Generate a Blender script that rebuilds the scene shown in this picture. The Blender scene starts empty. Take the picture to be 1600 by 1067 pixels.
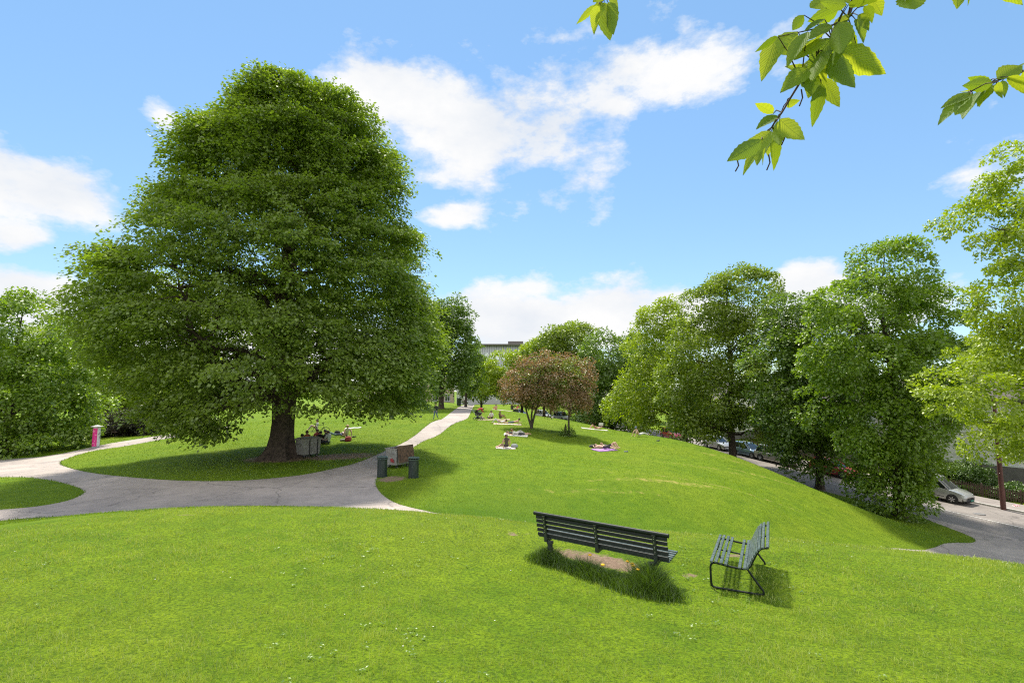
import bpy, bmesh, math, random
import numpy as np
from math import sin, cos, pi, radians as R
from mathutils import Vector, Matrix, Euler
from mathutils.geometry import delaunay_2d_cdt
sc = bpy.context.scene
COL = sc.collection
random.seed(5)
rng = np.random.default_rng(7)

# ------------------------------------------------------------------ camera
TILT = R(5.5)
cam_d = bpy.data.cameras.new('camera'); cam_d.sensor_width = 36; cam_d.lens = 18
cam_d.clip_start = 0.05; cam_d.clip_end = 9000
cam = bpy.data.objects.new('camera', cam_d); COL.objects.link(cam)
cam.location = (0, 0, 0); cam.rotation_euler = (pi/2 + TILT, 0, 0)
sc.camera = cam

def ray(px, py):
    xc = (px-800)/800; yc = (533.5-py)/800
    return xc, cos(TILT)-yc*sin(TILT), sin(TILT)+yc*cos(TILT)
def pxY(px, py, Y):
    d = ray(px, py); t = Y/d[1]
    return (d[0]*t, Y, d[2]*t)

# ------------------------------------------------------------------ materials
def new_mat(name):
    m = bpy.data.materials.new(name); m.use_nodes = True
    return m, m.node_tree, m.node_tree.nodes['Principled BSDF']
def node(nt, typ, **kw):
    n = nt.nodes.new(typ)
    for k, v in kw.items():
        if k == 'ins':
            for kk, vv in v.items(): n.inputs[kk].default_value = vv
        else: setattr(n, k, v)
    return n
def mth(nt, op, a, b=None, c=None, clamp=False):
    n = nt.nodes.new('ShaderNodeMath'); n.operation = op; n.use_clamp = clamp
    for i, v in enumerate((a, b, c)):
        if v is None: continue
        if isinstance(v, (int, float)): n.inputs[i].default_value = v
        else: nt.links.new(v, n.inputs[i])
    return n.outputs[0]
def mixc(nt, f, a, b, mode='MIX'):
    n = nt.nodes.new('ShaderNodeMix'); n.data_type = 'RGBA'; n.blend_type = mode
    for s, v in ((n.inputs[0], f), (n.inputs[6], a), (n.inputs[7], b)):
        if isinstance(v, (int, float)): s.default_value = v
        elif isinstance(v, tuple): s.default_value = v if len(v) == 4 else v+(1,)
        else: nt.links.new(v, s)
    return n.outputs[2]
def ramp(nt, f, stops):
    n = nt.nodes.new('ShaderNodeValToRGB'); e = n.color_ramp.elements
    while len(e) < len(stops): e.new(0.5)
    for i, (p, c) in enumerate(stops):
        e[i].position = p; e[i].color = c if len(c) == 4 else tuple(c)+(1,)
    nt.links.new(f, n.inputs[0]); return n.outputs[0]
def noise(nt, vec, scale, detail=4, rough=0.6, dist=0.0):
    n = node(nt, 'ShaderNodeTexNoise', ins={'Scale': scale, 'Detail': detail, 'Roughness': rough, 'Distortion': dist})
    if vec is not None: nt.links.new(vec, n.inputs['Vector'])
    return n.outputs['Fac']
def bumpn(nt, bsdf, h, strength=0.3, dist=0.02):
    b = node(nt, 'ShaderNodeBump', ins={'Strength': strength, 'Distance': dist})
    nt.links.new(h, b.inputs['Height']); nt.links.new(b.outputs[0], bsdf.inputs['Normal'])
def geo_pos(nt): return node(nt, 'ShaderNodeNewGeometry').outputs['Position']
def obj_pos(nt): return node(nt, 'ShaderNodeTexCoord').outputs['Object']

def paint(name, col, rough=0.45, var=0.12, scale=6, metal=0.0, bump=0.0, coat=0.0, dirt=None, bscale=60):
    m, nt, b = new_mat(name)
    p = obj_pos(nt); n = noise(nt, p, scale, 5, 0.65)
    c0 = tuple(max(0, x*(1-var*1.6)) for x in col); c1 = tuple(min(1, x*(1+var)) for x in col)
    c = ramp(nt, n, [(0.3, c0), (0.7, c1)])
    if dirt:
        n2 = noise(nt, p, scale*2.3, 6, 0.7)
        c = mixc(nt, ramp(nt, n2, [(0.5, (0, 0, 0)), (0.68, (1, 1, 1))]), c, dirt)
    nt.links.new(c, b.inputs['Base Color'])
    b.inputs['Roughness'].default_value = rough; b.inputs['Metallic'].default_value = metal
    b.inputs['Coat Weight'].default_value = coat; b.inputs['Coat Roughness'].default_value = 0.06
    if bump: bumpn(nt, b, noise(nt, p, bscale, 3), bump, 0.01)
    return m
def leaf_mat(name, dark, light, trans=0.42, tcol=None, gloss=0.06):
    m = bpy.data.materials.new(name); m.use_nodes = True; nt = m.node_tree; nt.nodes.clear()
    a = node(nt, 'ShaderNodeAttribute', attribute_name='tint')
    sep = node(nt, 'ShaderNodeSeparateColor'); nt.links.new(a.outputs['Color'], sep.inputs[0])
    c = mixc(nt, sep.outputs[0], dark, light)
    if tcol is None: tcol = (0.9, 1.0, 0.35)
    tc = mixc(nt, 1.0, mixc(nt, 0.5, c, light), tcol+(1,), 'MULTIPLY')
    d = node(nt, 'ShaderNodeBsdfDiffuse'); nt.links.new(c, d.inputs[0])
    t = node(nt, 'ShaderNodeBsdfTranslucent'); nt.links.new(tc, t.inputs[0])
    g = node(nt, 'ShaderNodeBsdfGlossy', ins={'Roughness': 0.42, 'Color': (0.9, 0.95, 0.85, 1)})
    mx = node(nt, 'ShaderNodeMixShader', ins={0: trans}); nt.links.new(d.outputs[0], mx.inputs[1]); nt.links.new(t.outputs[0], mx.inputs[2])
    m2 = node(nt, 'ShaderNodeMixShader', ins={0: gloss}); nt.links.new(mx.outputs[0], m2.inputs[1]); nt.links.new(g.outputs[0], m2.inputs[2])
    o = node(nt, 'ShaderNodeOutputMaterial'); nt.links.new(m2.outputs[0], o.inputs[0])
    return m

# ------------------------------------------------------------------ object helpers
def tag(o, label=None, cat=None, group=None, kind=None):
    if label: o['label'] = label
    if cat: o['category'] = cat
    if group: o['group'] = group
    if kind: o['kind'] = kind
    return o
def thing(name, label, cat, loc=(0, 0, 0), rz=0, group=None):
    o = bpy.data.objects.new(name, None); COL.objects.link(o)
    o.empty_display_size = 0.3
    o.location = loc; o.rotation_euler = (0, 0, rz)
    return tag(o, label, cat, group)
def link_mesh(name, me, mats=(), parent=None, smooth=False):
    o = bpy.data.objects.new(name, me); COL.objects.link(o)
    for m in (mats if isinstance(mats, (list, tuple)) else [mats]): me.materials.append(m)
    if parent is not None: o.parent = parent
    if smooth: me.polygons.foreach_set('use_smooth', [True]*len(me.polygons))
    return o
def np_mesh(name, V, F, tint=None, midx=None):
    V = np.asarray(V, np.float32); F = np.asarray(F, np.int32); k = F.shape[1]
    me = bpy.data.meshes.new(name)
    me.vertices.add(len(V)); me.vertices.foreach_set('co', V.ravel())
    me.loops.add(F.size); me.loops.foreach_set('vertex_index', F.ravel())
    me.polygons.add(len(F)); me.polygons.foreach_set('loop_start', np.arange(0, F.size, k, dtype=np.int32))
    if midx is not None: me.polygons.foreach_set('material_index', np.asarray(midx, np.int32))
    me.update(calc_edges=True)
    if tint is not None:
        at = me.attributes.new('tint', 'FLOAT_COLOR', 'POINT')
        t = np.ones((len(V), 4), np.float32); t[:, 0] = tint; t[:, 1] = tint; t[:, 2] = tint
        at.data.foreach_set('color', t.ravel())
    return me
def copy_tree(o, parent=None):
    c = o.copy(); COL.objects.link(c)
    if parent is not None: c.parent = parent; 
    for ch in list(o.children): copy_tree(ch, c)
    return c

class MB:
    """collects shapes, then links them as one mesh object"""
    def __init__(s): s.v = []; s.f = []; s.m = []
    def add(s, vs, fs, mi=0):
        b = len(s.v); s.v += [tuple(v) for v in vs]; s.f += [tuple(i+b for i in f) for f in fs]; s.m += [mi]*len(fs)
    def box(s, c, size, rot=(0, 0, 0), mi=0, taper=1.0, ch=0.0):
        sx, sy, sz = (a/2 for a in size); M = Euler(rot).to_matrix(); c = Vector(c)
        if ch > 0:
            bm = bmesh.new(); bmesh.ops.create_cube(bm, size=1)
            for v in bm.verts: v.co = Vector((v.co.x*size[0]*(taper if v.co.z > 0 else 1), v.co.y*size[1]*(taper if v.co.z > 0 else 1), v.co.z*size[2]))
            bmesh.ops.bevel(bm, geom=bm.edges[:], offset=ch, segments=1, affect='EDGES')
            bm.verts.index_update()
            s.add([c+M@v.co for v in bm.verts], [[v.index for v in f.verts] for f in bm.faces], mi); bm.free(); return s
        vs = [c+M@Vector((x*sx*(taper if z > 0 else 1), y*sy*(taper if z > 0 else 1), z*sz)) for z in (-1, 1) for y in (-1, 1) for x in (-1, 1)]
        s.add(vs, [(0, 2, 3, 1), (4, 5, 7, 6), (0, 1, 5, 4), (2, 6, 7, 3), (0, 4, 6, 2), (1, 3, 7, 5)], mi); return s
    def tube(s, pts, r, n=8, mi=0, cap=True, flat=1.0):
        pts = [Vector(p) for p in pts]; k = len(pts)
        rs = r if isinstance(r, (list, tuple)) else [r]*k
        up = None; vs = []
        for i, p in enumerate(pts):
            d = (pts[min(i+1, k-1)]-pts[max(i-1, 0)]).normalized()
            if up is None:
                a = Vector((0, 0, 1)) if abs(d.z) < 0.9 else Vector((1, 0, 0)); u = d.cross(a).normalized()
            else:
                u = (up-d*up.dot(d)).normalized()
            up = u; w = d.cross(u)
            for j in range(n):
                t = 2*pi*j/n; vs.append(p+(u*cos(t)+w*sin(t)*flat)*rs[i])
        fs = [(i*n+j, i*n+(j+1) % n, (i+1)*n+(j+1) % n, (i+1)*n+j) for i in range(k-1) for j in range(n)]
        if cap: fs += [tuple(range(n-1, -1, -1)), tuple((k-1)*n+j for j in range(n))]
        s.add(vs, fs, mi); return s
    def lathe(s, prof, c=(0, 0, 0), n=20, mi=0, axis='z'):
        vs = []; k = len(prof)
        for (r, z) in prof:
            for j in range(n):
                t = 2*pi*j/n
                p = (r*cos(t), r*sin(t), z)
                if axis == 'y': p = (p[0], p[2], p[1])
                if axis == 'x': p = (p[2], p[0], p[1])
                vs.append((p[0]+c[0], p[1]+c[1], p[2]+c[2]))
        fs = [(i*n+j, i*n+(j+1) % n, (i+1)*n+(j+1) % n, (i+1)*n+j) for i in range(k-1) for j in range(n)]
        if prof[0][0] > 1e-6: fs.append(tuple(range(n-1, -1, -1)))
        if prof[-1][0] > 1e-6: fs.append(tuple((k-1)*n+j for j in range(n)))
        s.add(vs, fs, mi); return s
    def loft(s, rings, mi=0, cap=True, closed=True):
        n = len(rings[0]); k = len(rings); vs = [v for r in rings for v in r]
        fs = [(i*n+j, i*n+(j+1) % n, (i+1)*n+(j+1) % n, (i+1)*n+j) for i in range(k-1) for j in range(n if closed else n-1)]
        if cap: fs += [tuple(range(n-1, -1, -1)), tuple((k-1)*n+j for j in range(n))]
        s.add(vs, fs, mi); return s
    def build(s, name, mats, parent=None, smooth=False, bevel=0.0):
        me = bpy.data.meshes.new(name); me.from_pydata(s.v, [], s.f)
        mm = mats if isinstance(mats, (list, tuple)) else [mats]
        o = link_mesh(name, me, mm, parent)
        if any(s.m): me.polygons.foreach_set('material_index', s.m)
        bm = bmesh.new(); bm.from_mesh(me); bmesh.ops.recalc_face_normals(bm, faces=bm.faces[:]); bm.to_mesh(me); bm.free()
        if smooth:
            me.polygons.foreach_set('use_smooth', [True]*len(me.polygons))
            me.set_sharp_from_angle(angle=R(38))
        if bevel:
            b = o.modifiers.new('b', 'BEVEL'); b.width = bevel; b.segments = 2; b.limit_method = 'ANGLE'; b.angle_limit = R(40)
        return o

# ------------------------------------------------------------------ terrain
def cp(px, py, Y): return pxY(px, py, Y)
CTRL = [cp(*a) for a in [
    (860, 868, 10.2), (1045, 915, 8.8), (1112, 918, 8.75), (1195, 937, 8.3),
    (300, 795, 14), (480, 797, 14), (140, 803, 15), (620, 801, 13.8), (750, 808, 13.3), (1000, 830, 12.2), (1200, 843, 11.6), (1370, 857, 11.3), (1600, 885, 10.5),
    (480, 790, 19.3), (330, 791, 19.0), (0, 795, 19.2), (0, 813, 17.4), (0, 745, 27), (0, 717, 40), (150, 700, 43), (190, 690, 46), (250, 684, 48),
    (300, 770, 22.3), (450, 760, 23.3), (100, 720, 35),
    (500, 660, 55), (612, 655, 53), (681, 656, 56), (715, 631, 110), (640, 640, 76), (560, 640, 72),
    (597, 746, 25), (645, 747, 24.6), (590, 760, 22.8), (740, 809, 17.8), (437, 715, 31), (560, 722, 29.5), (640, 690, 37),
    (790, 700, 36), (945, 711, 35), (830, 668, 46), (888, 680, 43.5), (800, 660, 51), (768, 655, 57), (747, 655, 58), (778, 640, 80), (850, 652, 62), (933, 673, 50), (1000, 678, 51),
    (1060, 686, 49), (1130, 700, 46.5), (1200, 720, 44), (1300, 760, 40), (1440, 806, 35), (1515, 838, 32),
    (1000, 760, 25), (1200, 800, 25.5), (1100, 740, 31), (1250, 770, 33), (850, 760, 24.5),
    (1450, 858, 28.5), (1600, 880, 27.5)]]
CTRL += [(0, 0, -2.0), (0, 5, -2.78), (-6, 5, -2.75), (6, 5, -2.85), (-9, 9, -3.0), (-3, 9.5, -3.1), (10, 7, -3.3), (-14, 9, -3.2), (0, 15.9, -4.1), (5, 16.2, -4.8), (11, 18.5, -5.9), (17, 22, -7.5),
         (14, 11, -4.1), (18, 14, -5.6), (24, 18, -7.6), (20, 5, -5.0),
         (3, 18.6, -5.05), (9, 20.8, -6.05), (14, 23.6, -7.05), (19.5, 26.8, -7.92), (23, 25, -8.5), (24, 29.4, -8.42), (17, 25.3, -7.5), (32, 24, -9.6),
         (-80, 60, -5.5), (-60, 30, -5), (-30, 5, -3.8), (0, -15, -1.4), (40, 0, -10), (62, 20, -9.8), (60, 45, -8.4), (50, 60, -7.5), (45, 95, -6.6),
         (0, 165, -4.5), (-60, 120, -4), (70, 140, -6.5), (-130, 150, -6), (140, 60, -9), (140, -60, -11), (-130, -30, -5), (0, -80, -3), (10, 200, -6), (-150, 220, -6), (150, 220, -7),
         (-20, 60, -3.4), (-28, 55, -3.8), (-35, 70, -4)]
ST = [(-14, 142, -5.7), (-3, 124, -5.9), (7, 107, -6.1), (13.5, 92, -6.3), (18, 78, -6.5), (20.6, 66, -6.7), (23.5, 56, -7.2), (27.5, 47.5, -7.9), (32.1, 39.3, -8.7), (34.9, 33, -9.05), (39, 25, -9.5), (45, 16, -10.2), (54, 3, -11)]
# smooth the street centre line
def catmull(P, n=8):
    P = [np.array(p, float) for p in P]; out = []
    for i in range(len(P)-1):
        p0, p1, p2, p3 = P[max(i-1, 0)], P[i], P[i+1], P[min(i+2, len(P)-1)]
        for k in range(n):
            t = k/n
            out.append(0.5*((2*p1)+(-p0+p2)*t+(2*p0-5*p1+4*p2-p3)*t*t+(-p0+3*p1-3*p2+p3)*t**3))
    out.append(P[-1]); return np.array(out)
STC = catmull(ST)
CT = np.array(CTRL+[tuple(p) for p in STC[::8]])
def tps_fit(P, lam=0.15):
    n = len(P); d2 = ((P[:, None, :2]-P[None, :, :2])**2).sum(-1)
    K = 0.5*d2*np.log(d2+1e-9)+lam*np.eye(n); Q = np.hstack([np.ones((n, 1)), P[:, :2]])
    A = np.block([[K, Q], [Q.T, np.zeros((3, 3))]])
    return np.linalg.solve(A, np.concatenate([P[:, 2], np.zeros(3)]))
TW = tps_fit(CT)
def st_near(X, Y):
    """distance to street centre line, its height there, signed side (+ = far side)"""
    P = np.stack([X, Y], -1); best = np.full(len(P), 1e9); zz = np.zeros(len(P)); sg = np.zeros(len(P))
    for a, b in zip(STC[:-1], STC[1:]):
        d = b[:2]-a[:2]; t = np.clip(((P-a[:2])@d)/(d@d), 0, 1); q = a[:2]+t[:, None]*d
        e = P-q; dd = np.hypot(e[:, 0], e[:, 1]); m = dd < best
        best[m] = dd[m]; zz[m] = (a[2]+t*(b[2]-a[2]))[m]; sg[m] = np.sign(d[0]*e[:, 1]-d[1]*e[:, 0])[m]
    return best, zz, sg
def ground(X, Y):
    X = np.atleast_1d(np.asarray(X, float)); Y = np.atleast_1d(np.asarray(Y, float))
    out = np.empty(len(X))
    for i in range(0, len(X), 20000):
        x, y = X[i:i+20000], Y[i:i+20000]
        d2 = (x[:, None]-CT[None, :, 0])**2+(y[:, None]-CT[None, :, 1])**2
        z = (0.5*d2*np.log(d2+1e-9))@TW[:-3]+TW[-3]+TW[-2]*x+TW[-1]*y
        r = np.hypot(x, y-40); f = np.clip((r-130)/120, 0, 1); f = f*f*(3-2*f); z = z*(1-f)-7*f
        d, sz, sg = st_near(x, y); w = np.clip((d-6.0)/6.0, 0, 1); w = 1-w*w*(3-2*w)
        out[i:i+20000] = z*(1-w)+sz*w
    return out
def gz(x, y): return float(ground([x], [y])[0])
def hit(px, py, y0=4.0, y1=160.0):
    d = ray(px, py); Ys = np.arange(y0, y1, 0.25); xs = d[0]/d[1]*Ys; zs = d[2]/d[1]*Ys
    g = ground(xs, Ys); b = np.nonzero(g >= zs)[0]
    i = b[0] if len(b) else len(Ys)-1
    if i == 0: return (xs[0], Ys[0], g[0])
    f0, f1 = zs[i-1]-g[i-1], zs[i]-g[i]; t = f0/(f0-f1) if f0 != f1 else 0
    y = Ys[i-1]+t*0.25; x = d[0]/d[1]*y
    return (x, y, gz(x, y))
def H(px, py, y0=4.0, y1=160.0): return Vector(hit(px, py, y0, y1))
# ------------------------------------------------------------------ ground sheet, cut along path and street outlines
def hp(px, py, y0=15.5, y1=140):
    v = hit(px, py, y0, y1); return (v[0], v[1])
lawn_edge = [hp(*p) for p in [(262, 685), (200, 696), (150, 703.5), (120, 711), (101, 718), (94, 722), (100, 728), (125, 735), (170, 742), (250, 749), (330, 751.5), (400, 749), (470, 742), (525, 731), (560, 722), (600, 705), (650, 679), (690, 655)]]
lawn_edge += [hp(712, 639, 60), hp(722, 633.5, 70)]
right_edge = [hp(741, 633.5, 70), hp(737, 641, 50), hp(700, 668, 30), hp(660, 690), hp(632, 708), hp(610, 726), hp(592, 743), hp(587, 755), hp(595, 770), hp(625, 788), hp(680, 801)]
valley_far = [(-0.6, 17.75), (3, 18.7), (8, 20.5), (14, 23.5), (19.5, 26.8), (24, 29.4), (25.9, 30.7), (27.4, 31.4), (28.15, 32.2), (28.4, 33.2), (28.5, 34.8), (28.5, 36.4), (28.6, 38.2)]
near_edge = [hp(-260, 842, 8), hp(0, 813, 12), hp(100, 806.5, 13), hp(200, 801.5, 15)]
near_hidden = [hp(280, 797, 17), hp(330, 792, 17.5), hp(430, 790, 17.5), hp(480, 791.5, 17.5), hp(560, 796, 17), (-3.2, 16.9), (0, 15.9), (5, 16.3), (11, 18.3), (17, 21.6), (22, 24.1), (27, 25.6), (33, 25.6), (37.2, 24.6)]
far_edge = [hp(-260, 728), hp(0, 717.5), hp(60, 714), hp(100, 708), hp(150, 697), hp(175, 692), hp(245, 681)]
def smooth_open(P, n=5): return [tuple(p[:2]) for p in catmull([(a, b, 0) for a, b in P], n)]
up_a = hp(262, 685); up_b = hp(245, 681)
# continue the upper left path behind the tree
cont_a = [(up_a[0]+.5, up_a[1]+5), (up_a[0]-1, up_a[1]+14)]; cont_b = [(up_a[0]-3.4, up_a[1]+14), (up_b[0]-.6, up_b[1]+5)]
top_cont = [(right_edge[0][0]-2.2, right_edge[0][1]+12), (right_edge[0][0]+1.2, right_edge[0][1]+11)]
def offs(side, a=0, b=None):
    P = STC[a:b]; out = []
    for i in range(len(P)):
        d = P[min(i+1, len(P)-1)][:2]-P[max(i-1, 0)][:2]; d = d/np.hypot(*d)
        out.append((P[i][0]-d[1]*side, P[i][1]+d[0]*side))
    return out
# street runs from far to near; 'far side' (houses) is on its left when walking towards the viewer
S_FAR, S_NEAR = 4.3, -4.0
st_near_edge = offs(S_NEAR); st_far_edge = offs(S_FAR)
street_poly = st_near_edge+st_far_edge[::-1]
path_poly = (smooth_open(lawn_edge[::-1], 4)+[]) 
path_poly = smooth_open(lawn_edge, 4)+top_cont+smooth_open(right_edge, 4)+smooth_open(valley_far, 4)+[(31, 38), (33.5, 33.5), (36, 29), (38, 25.5)]+smooth_open(near_hidden[::-1], 4)+smooth_open(near_edge[::-1], 4)+far_edge+cont_b+cont_a[::-1]
island = smooth_open([hp(-260, 752), hp(0, 745), hp(60, 747.5), hp(105, 756), (hp(129, 765))]+[hp(127, 773), hp(90, 785.5), hp(0, 796), hp(-260, 812)], 5)
def inside(P, poly):
    P = np.asarray(P); q = np.asarray(poly); x, y = P[:, 0], P[:, 1]; c = np.zeros(len(P), bool)
    for a, b in zip(q, np.roll(q, -1, 0)):
        m = ((a[1] > y) != (b[1] > y)) & (x < (b[0]-a[0])*(y-a[1])/(b[1]-a[1]+1e-12)+a[0]); c ^= m
    return c
def grid(x0, x1, y0, y1, s):
    X, Y = np.meshgrid(np.arange(x0, x1, s), np.arange(y0, y1, s)); P = np.stack([X.ravel(), Y.ravel()], -1)
    return P+rng.uniform(-0.2, 0.2, P.shape)*s
# dirt and wear: (world x, y, radius x, radius y, rotation, strength)
DIRT = []
def dirt(px, py, rx, ry, rot=0, s=1.0, y0=4.0):
    v = hit(px, py, y0); DIRT.append((v[0], v[1], rx, ry, rot, s))
dirt(940, 876, 1.15, 0.36, -0.62, .95); dirt(1076, 899, 0.18, 0.12, 0, 0.7); dirt(803, 836, 0.2, 0.06, 0, .7)
dirt(532, 713, 2.6, 1.2, 0.3, 0.9, 16); dirt(437, 716, 2.3, 1.5, 0, 0.9, 16); dirt(490, 716, 2.5, 0.9, 0, 0.6, 16)
dirt(612, 748, 0.75, 0.9, 0, 0.85, 16); dirt(1150, 868, 0.28, 0.14, 0, 0.6); dirt(290, 804, 0.3, .12, 0, .6)
WEAR = []
for (px, py, rx, ry, rot, s) in [(1040, 752, 4.5, 0.35, 0.25, .55), (1190, 744, 3.0, 0.35, -.1, .5), (1100, 730, 4.5, .5, .1, .4), (930, 767, 5, .35, .12, .4), (1120, 758, 6.5, .18, .1, .5), (945, 735, 2.5, 1.0, 0, .25), (1130, 715, 2.5, .7, -.5, .4)]:
    v = hit(px, py, 16); WEAR.append((v[0], v[1], rx, ry, rot, s))
def dirt_np(X, Y, lst):
    f = np.zeros(len(X))
    for (x, y, rx, ry, rot, s) in lst:
        dx, dy = X-x, Y-y; u = (dx*cos(rot)+dy*sin(rot))/rx; w = (-dx*sin(rot)+dy*cos(rot))/ry
        f = np.maximum(f, np.clip(1.35-u*u-w*w, 0, 1)*s)
    return f
fine = []
for (x, y, rx, ry, rot, s) in DIRT+WEAR:
    q = max(0.1, min(rx, ry)*0.3); a = rx*1.5; g = np.stack([m.ravel() for m in np.meshgrid(np.arange(-a, a, q), np.arange(-ry*1.6, ry*1.6, q))], -1)
    g = g+rng.uniform(-.15, .15, g.shape)*q
    fine.append(np.column_stack([x+g[:, 0]*cos(rot)-g[:, 1]*sin(rot), y+g[:, 0]*sin(rot)+g[:, 1]*cos(rot)]))
fine = np.vstack(fine)
pts = grid(-30, 42, 3, 62, 0.6)
g2 = grid(-150, 150, -60, 230, 3.0); g2 = g2[~((g2[:, 0] > -30.5) & (g2[:, 0] < 42.5) & (g2[:, 1] > 2.5) & (g2[:, 1] < 62.5))]
g2b = grid(-30, 42, 62, 130, 1.2)
g2 = g2[~((g2[:, 0] > -31) & (g2[:, 0] < 43) & (g2[:, 1] > 61) & (g2[:, 1] < 131))]
g3 = grid(-900, 900, -700, 1100, 60); g3 = g3[~((np.abs(g3[:, 0]) < 160) & (g3[:, 1] > -70) & (g3[:, 1] < 240))]
ring = np.array([[4500*cos(t), 4500*sin(t)] for t in np.linspace(0, 2*pi, 24, endpoint=False)])
loops = [path_poly, island, street_poly]
free = np.vstack([pts, fine, g2, g2b, g3, ring])
# keep free points off the outlines
allb = np.array([p for l in loops for p in l])
def seg_dist(P, poly):
    q = np.asarray(poly); best = np.full(len(P), 1e9)
    for a, b in zip(q, np.roll(q, -1, 0)):
        d = b-a; t = np.clip(((P-a)@d)/(d@d+1e-12), 0, 1); e = P-(a+t[:, None]*d); best = np.minimum(best, np.hypot(e[:, 0], e[:, 1]))
    return best
for l in loops: free = free[seg_dist(free, l) > 0.22]
verts = [Vector((float(a), float(b))) for a, b in free]; edges = []
for l in loops:
    k = len(verts); verts += [Vector((float(a), float(b))) for a, b in l]; edges += [(k+i, k+(i+1) % len(l)) for i in range(len(l))]
cv, ce, cf, *_ = delaunay_2d_cdt(verts, edges, [], 0, 1e-4)
cv = np.array([(v.x, v.y) for v in cv]); cf = np.array([tuple(f) for f in cf])
cz = ground(cv[:, 0], cv[:, 1])
cen = cv[cf].mean(1)
in_st = inside(cen, street_poly); in_pa = inside(cen, path_poly) & ~inside(cen, island) & ~in_st
def hollow_shade_np(X, Y):
    # darker grass in the hollow, with the slope's shading contrast painted into its colour
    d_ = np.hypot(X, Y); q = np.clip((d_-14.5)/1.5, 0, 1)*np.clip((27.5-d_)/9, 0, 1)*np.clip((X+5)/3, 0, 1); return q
def sub_mesh(name, mask, mat, dz=0.0):
    F = cf[mask]; u, inv = np.unique(F, return_inverse=True)
    V = np.column_stack([cv[u], cz[u]+dz]); F = inv.reshape(-1, 3)
    a = V[F[:, 1]]-V[F[:, 0]]; b = V[F[:, 2]]-V[F[:, 0]]; fl = np.cross(a, b)[:, 2] < 0; F[fl] = F[fl][:, ::-1]
    me = np_mesh(name, V, F)
    if name == 'lawn':
        t = np.ones((len(V), 4), np.float32); t[:, 0] = dirt_np(V[:, 0], V[:, 1], DIRT); t[:, 1] = dirt_np(V[:, 0], V[:, 1], WEAR); t[:, 2] = hollow_shade_np(V[:, 0], V[:, 1])
        me.attributes.new('soil', 'FLOAT_COLOR', 'POINT').data.foreach_set('color', t.ravel())  # carries dirt, wear and the hollow's painted shading
    o = link_mesh(name, me, mat, smooth=True); o['kind'] = 'structure'; return o

LAWN_D, LAWN_L = (0.105, 0.20, 0.004), (0.235, 0.345, 0.009)
def lawn_material():
    m, nt, b = new_mat('mown_grass'); p = geo_pos(nt)
    n1 = noise(nt, p, 0.16, 5, .6); n2 = noise(nt, p, 1.4, 5, .65); n3 = noise(nt, p, 22, 4, .7)
    c = ramp(nt, n2, [(0.3, LAWN_D), (0.72, LAWN_L)])
    c = mixc(nt, ramp(nt, n1, [(0.42, (0, 0, 0)), (0.68, (.45, .45, .45))]), c, (0.29, 0.34, 0.02, 1))
    c = mixc(nt, ramp(nt, n3, [(0.36, (.85, .85, .85)), (0.6, (0, 0, 0))]), c, (0.04, 0.085, 0.006, 1))
    nd = noise(nt, p, 2.6, 6, .7)
    at = node(nt, 'ShaderNodeAttribute', attribute_name='soil'); sa = node(nt, 'ShaderNodeSeparateColor'); nt.links.new(at.outputs['Color'], sa.inputs[0])
    def patch(f, nz): return mth(nt, 'MULTIPLY', mth(nt, 'ADD', f, mth(nt, 'MULTIPLY', mth(nt, 'SUBTRACT', nz, 0.68), 2.2)), 2.2, clamp=True)
    c = mixc(nt, mth(nt, 'MULTIPLY', patch(sa.outputs[1], nd), .95), c, (0.36, 0.31, 0.09, 1))
    c = mixc(nt, mth(nt, 'MULTIPLY', sa.outputs[2], .75), c, (0.055, 0.135, 0.003, 1))  # hollow darkened: slope shading put into the grass colour
    dn = noise(nt, p, 14, 4, .7)
    dcol = ramp(nt, dn, [(0.3, (0.20, 0.135, 0.095)), (0.7, (0.38, 0.27, 0.20))])
    c = mixc(nt, patch(sa.outputs[0], noise(nt, p, 5, 4, .75)), c, dcol)
    nt.links.new(c, b.inputs['Base Color']); b.inputs['Roughness'].default_value = 0.9; b.inputs['Specular IOR Level'].default_value = 0.15
    bumpn(nt, b, mth(nt, 'ADD', noise(nt, p, 40, 4, .7), mth(nt, 'MULTIPLY', n2, 2.0)), 0.9, 0.05)
    return m
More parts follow.
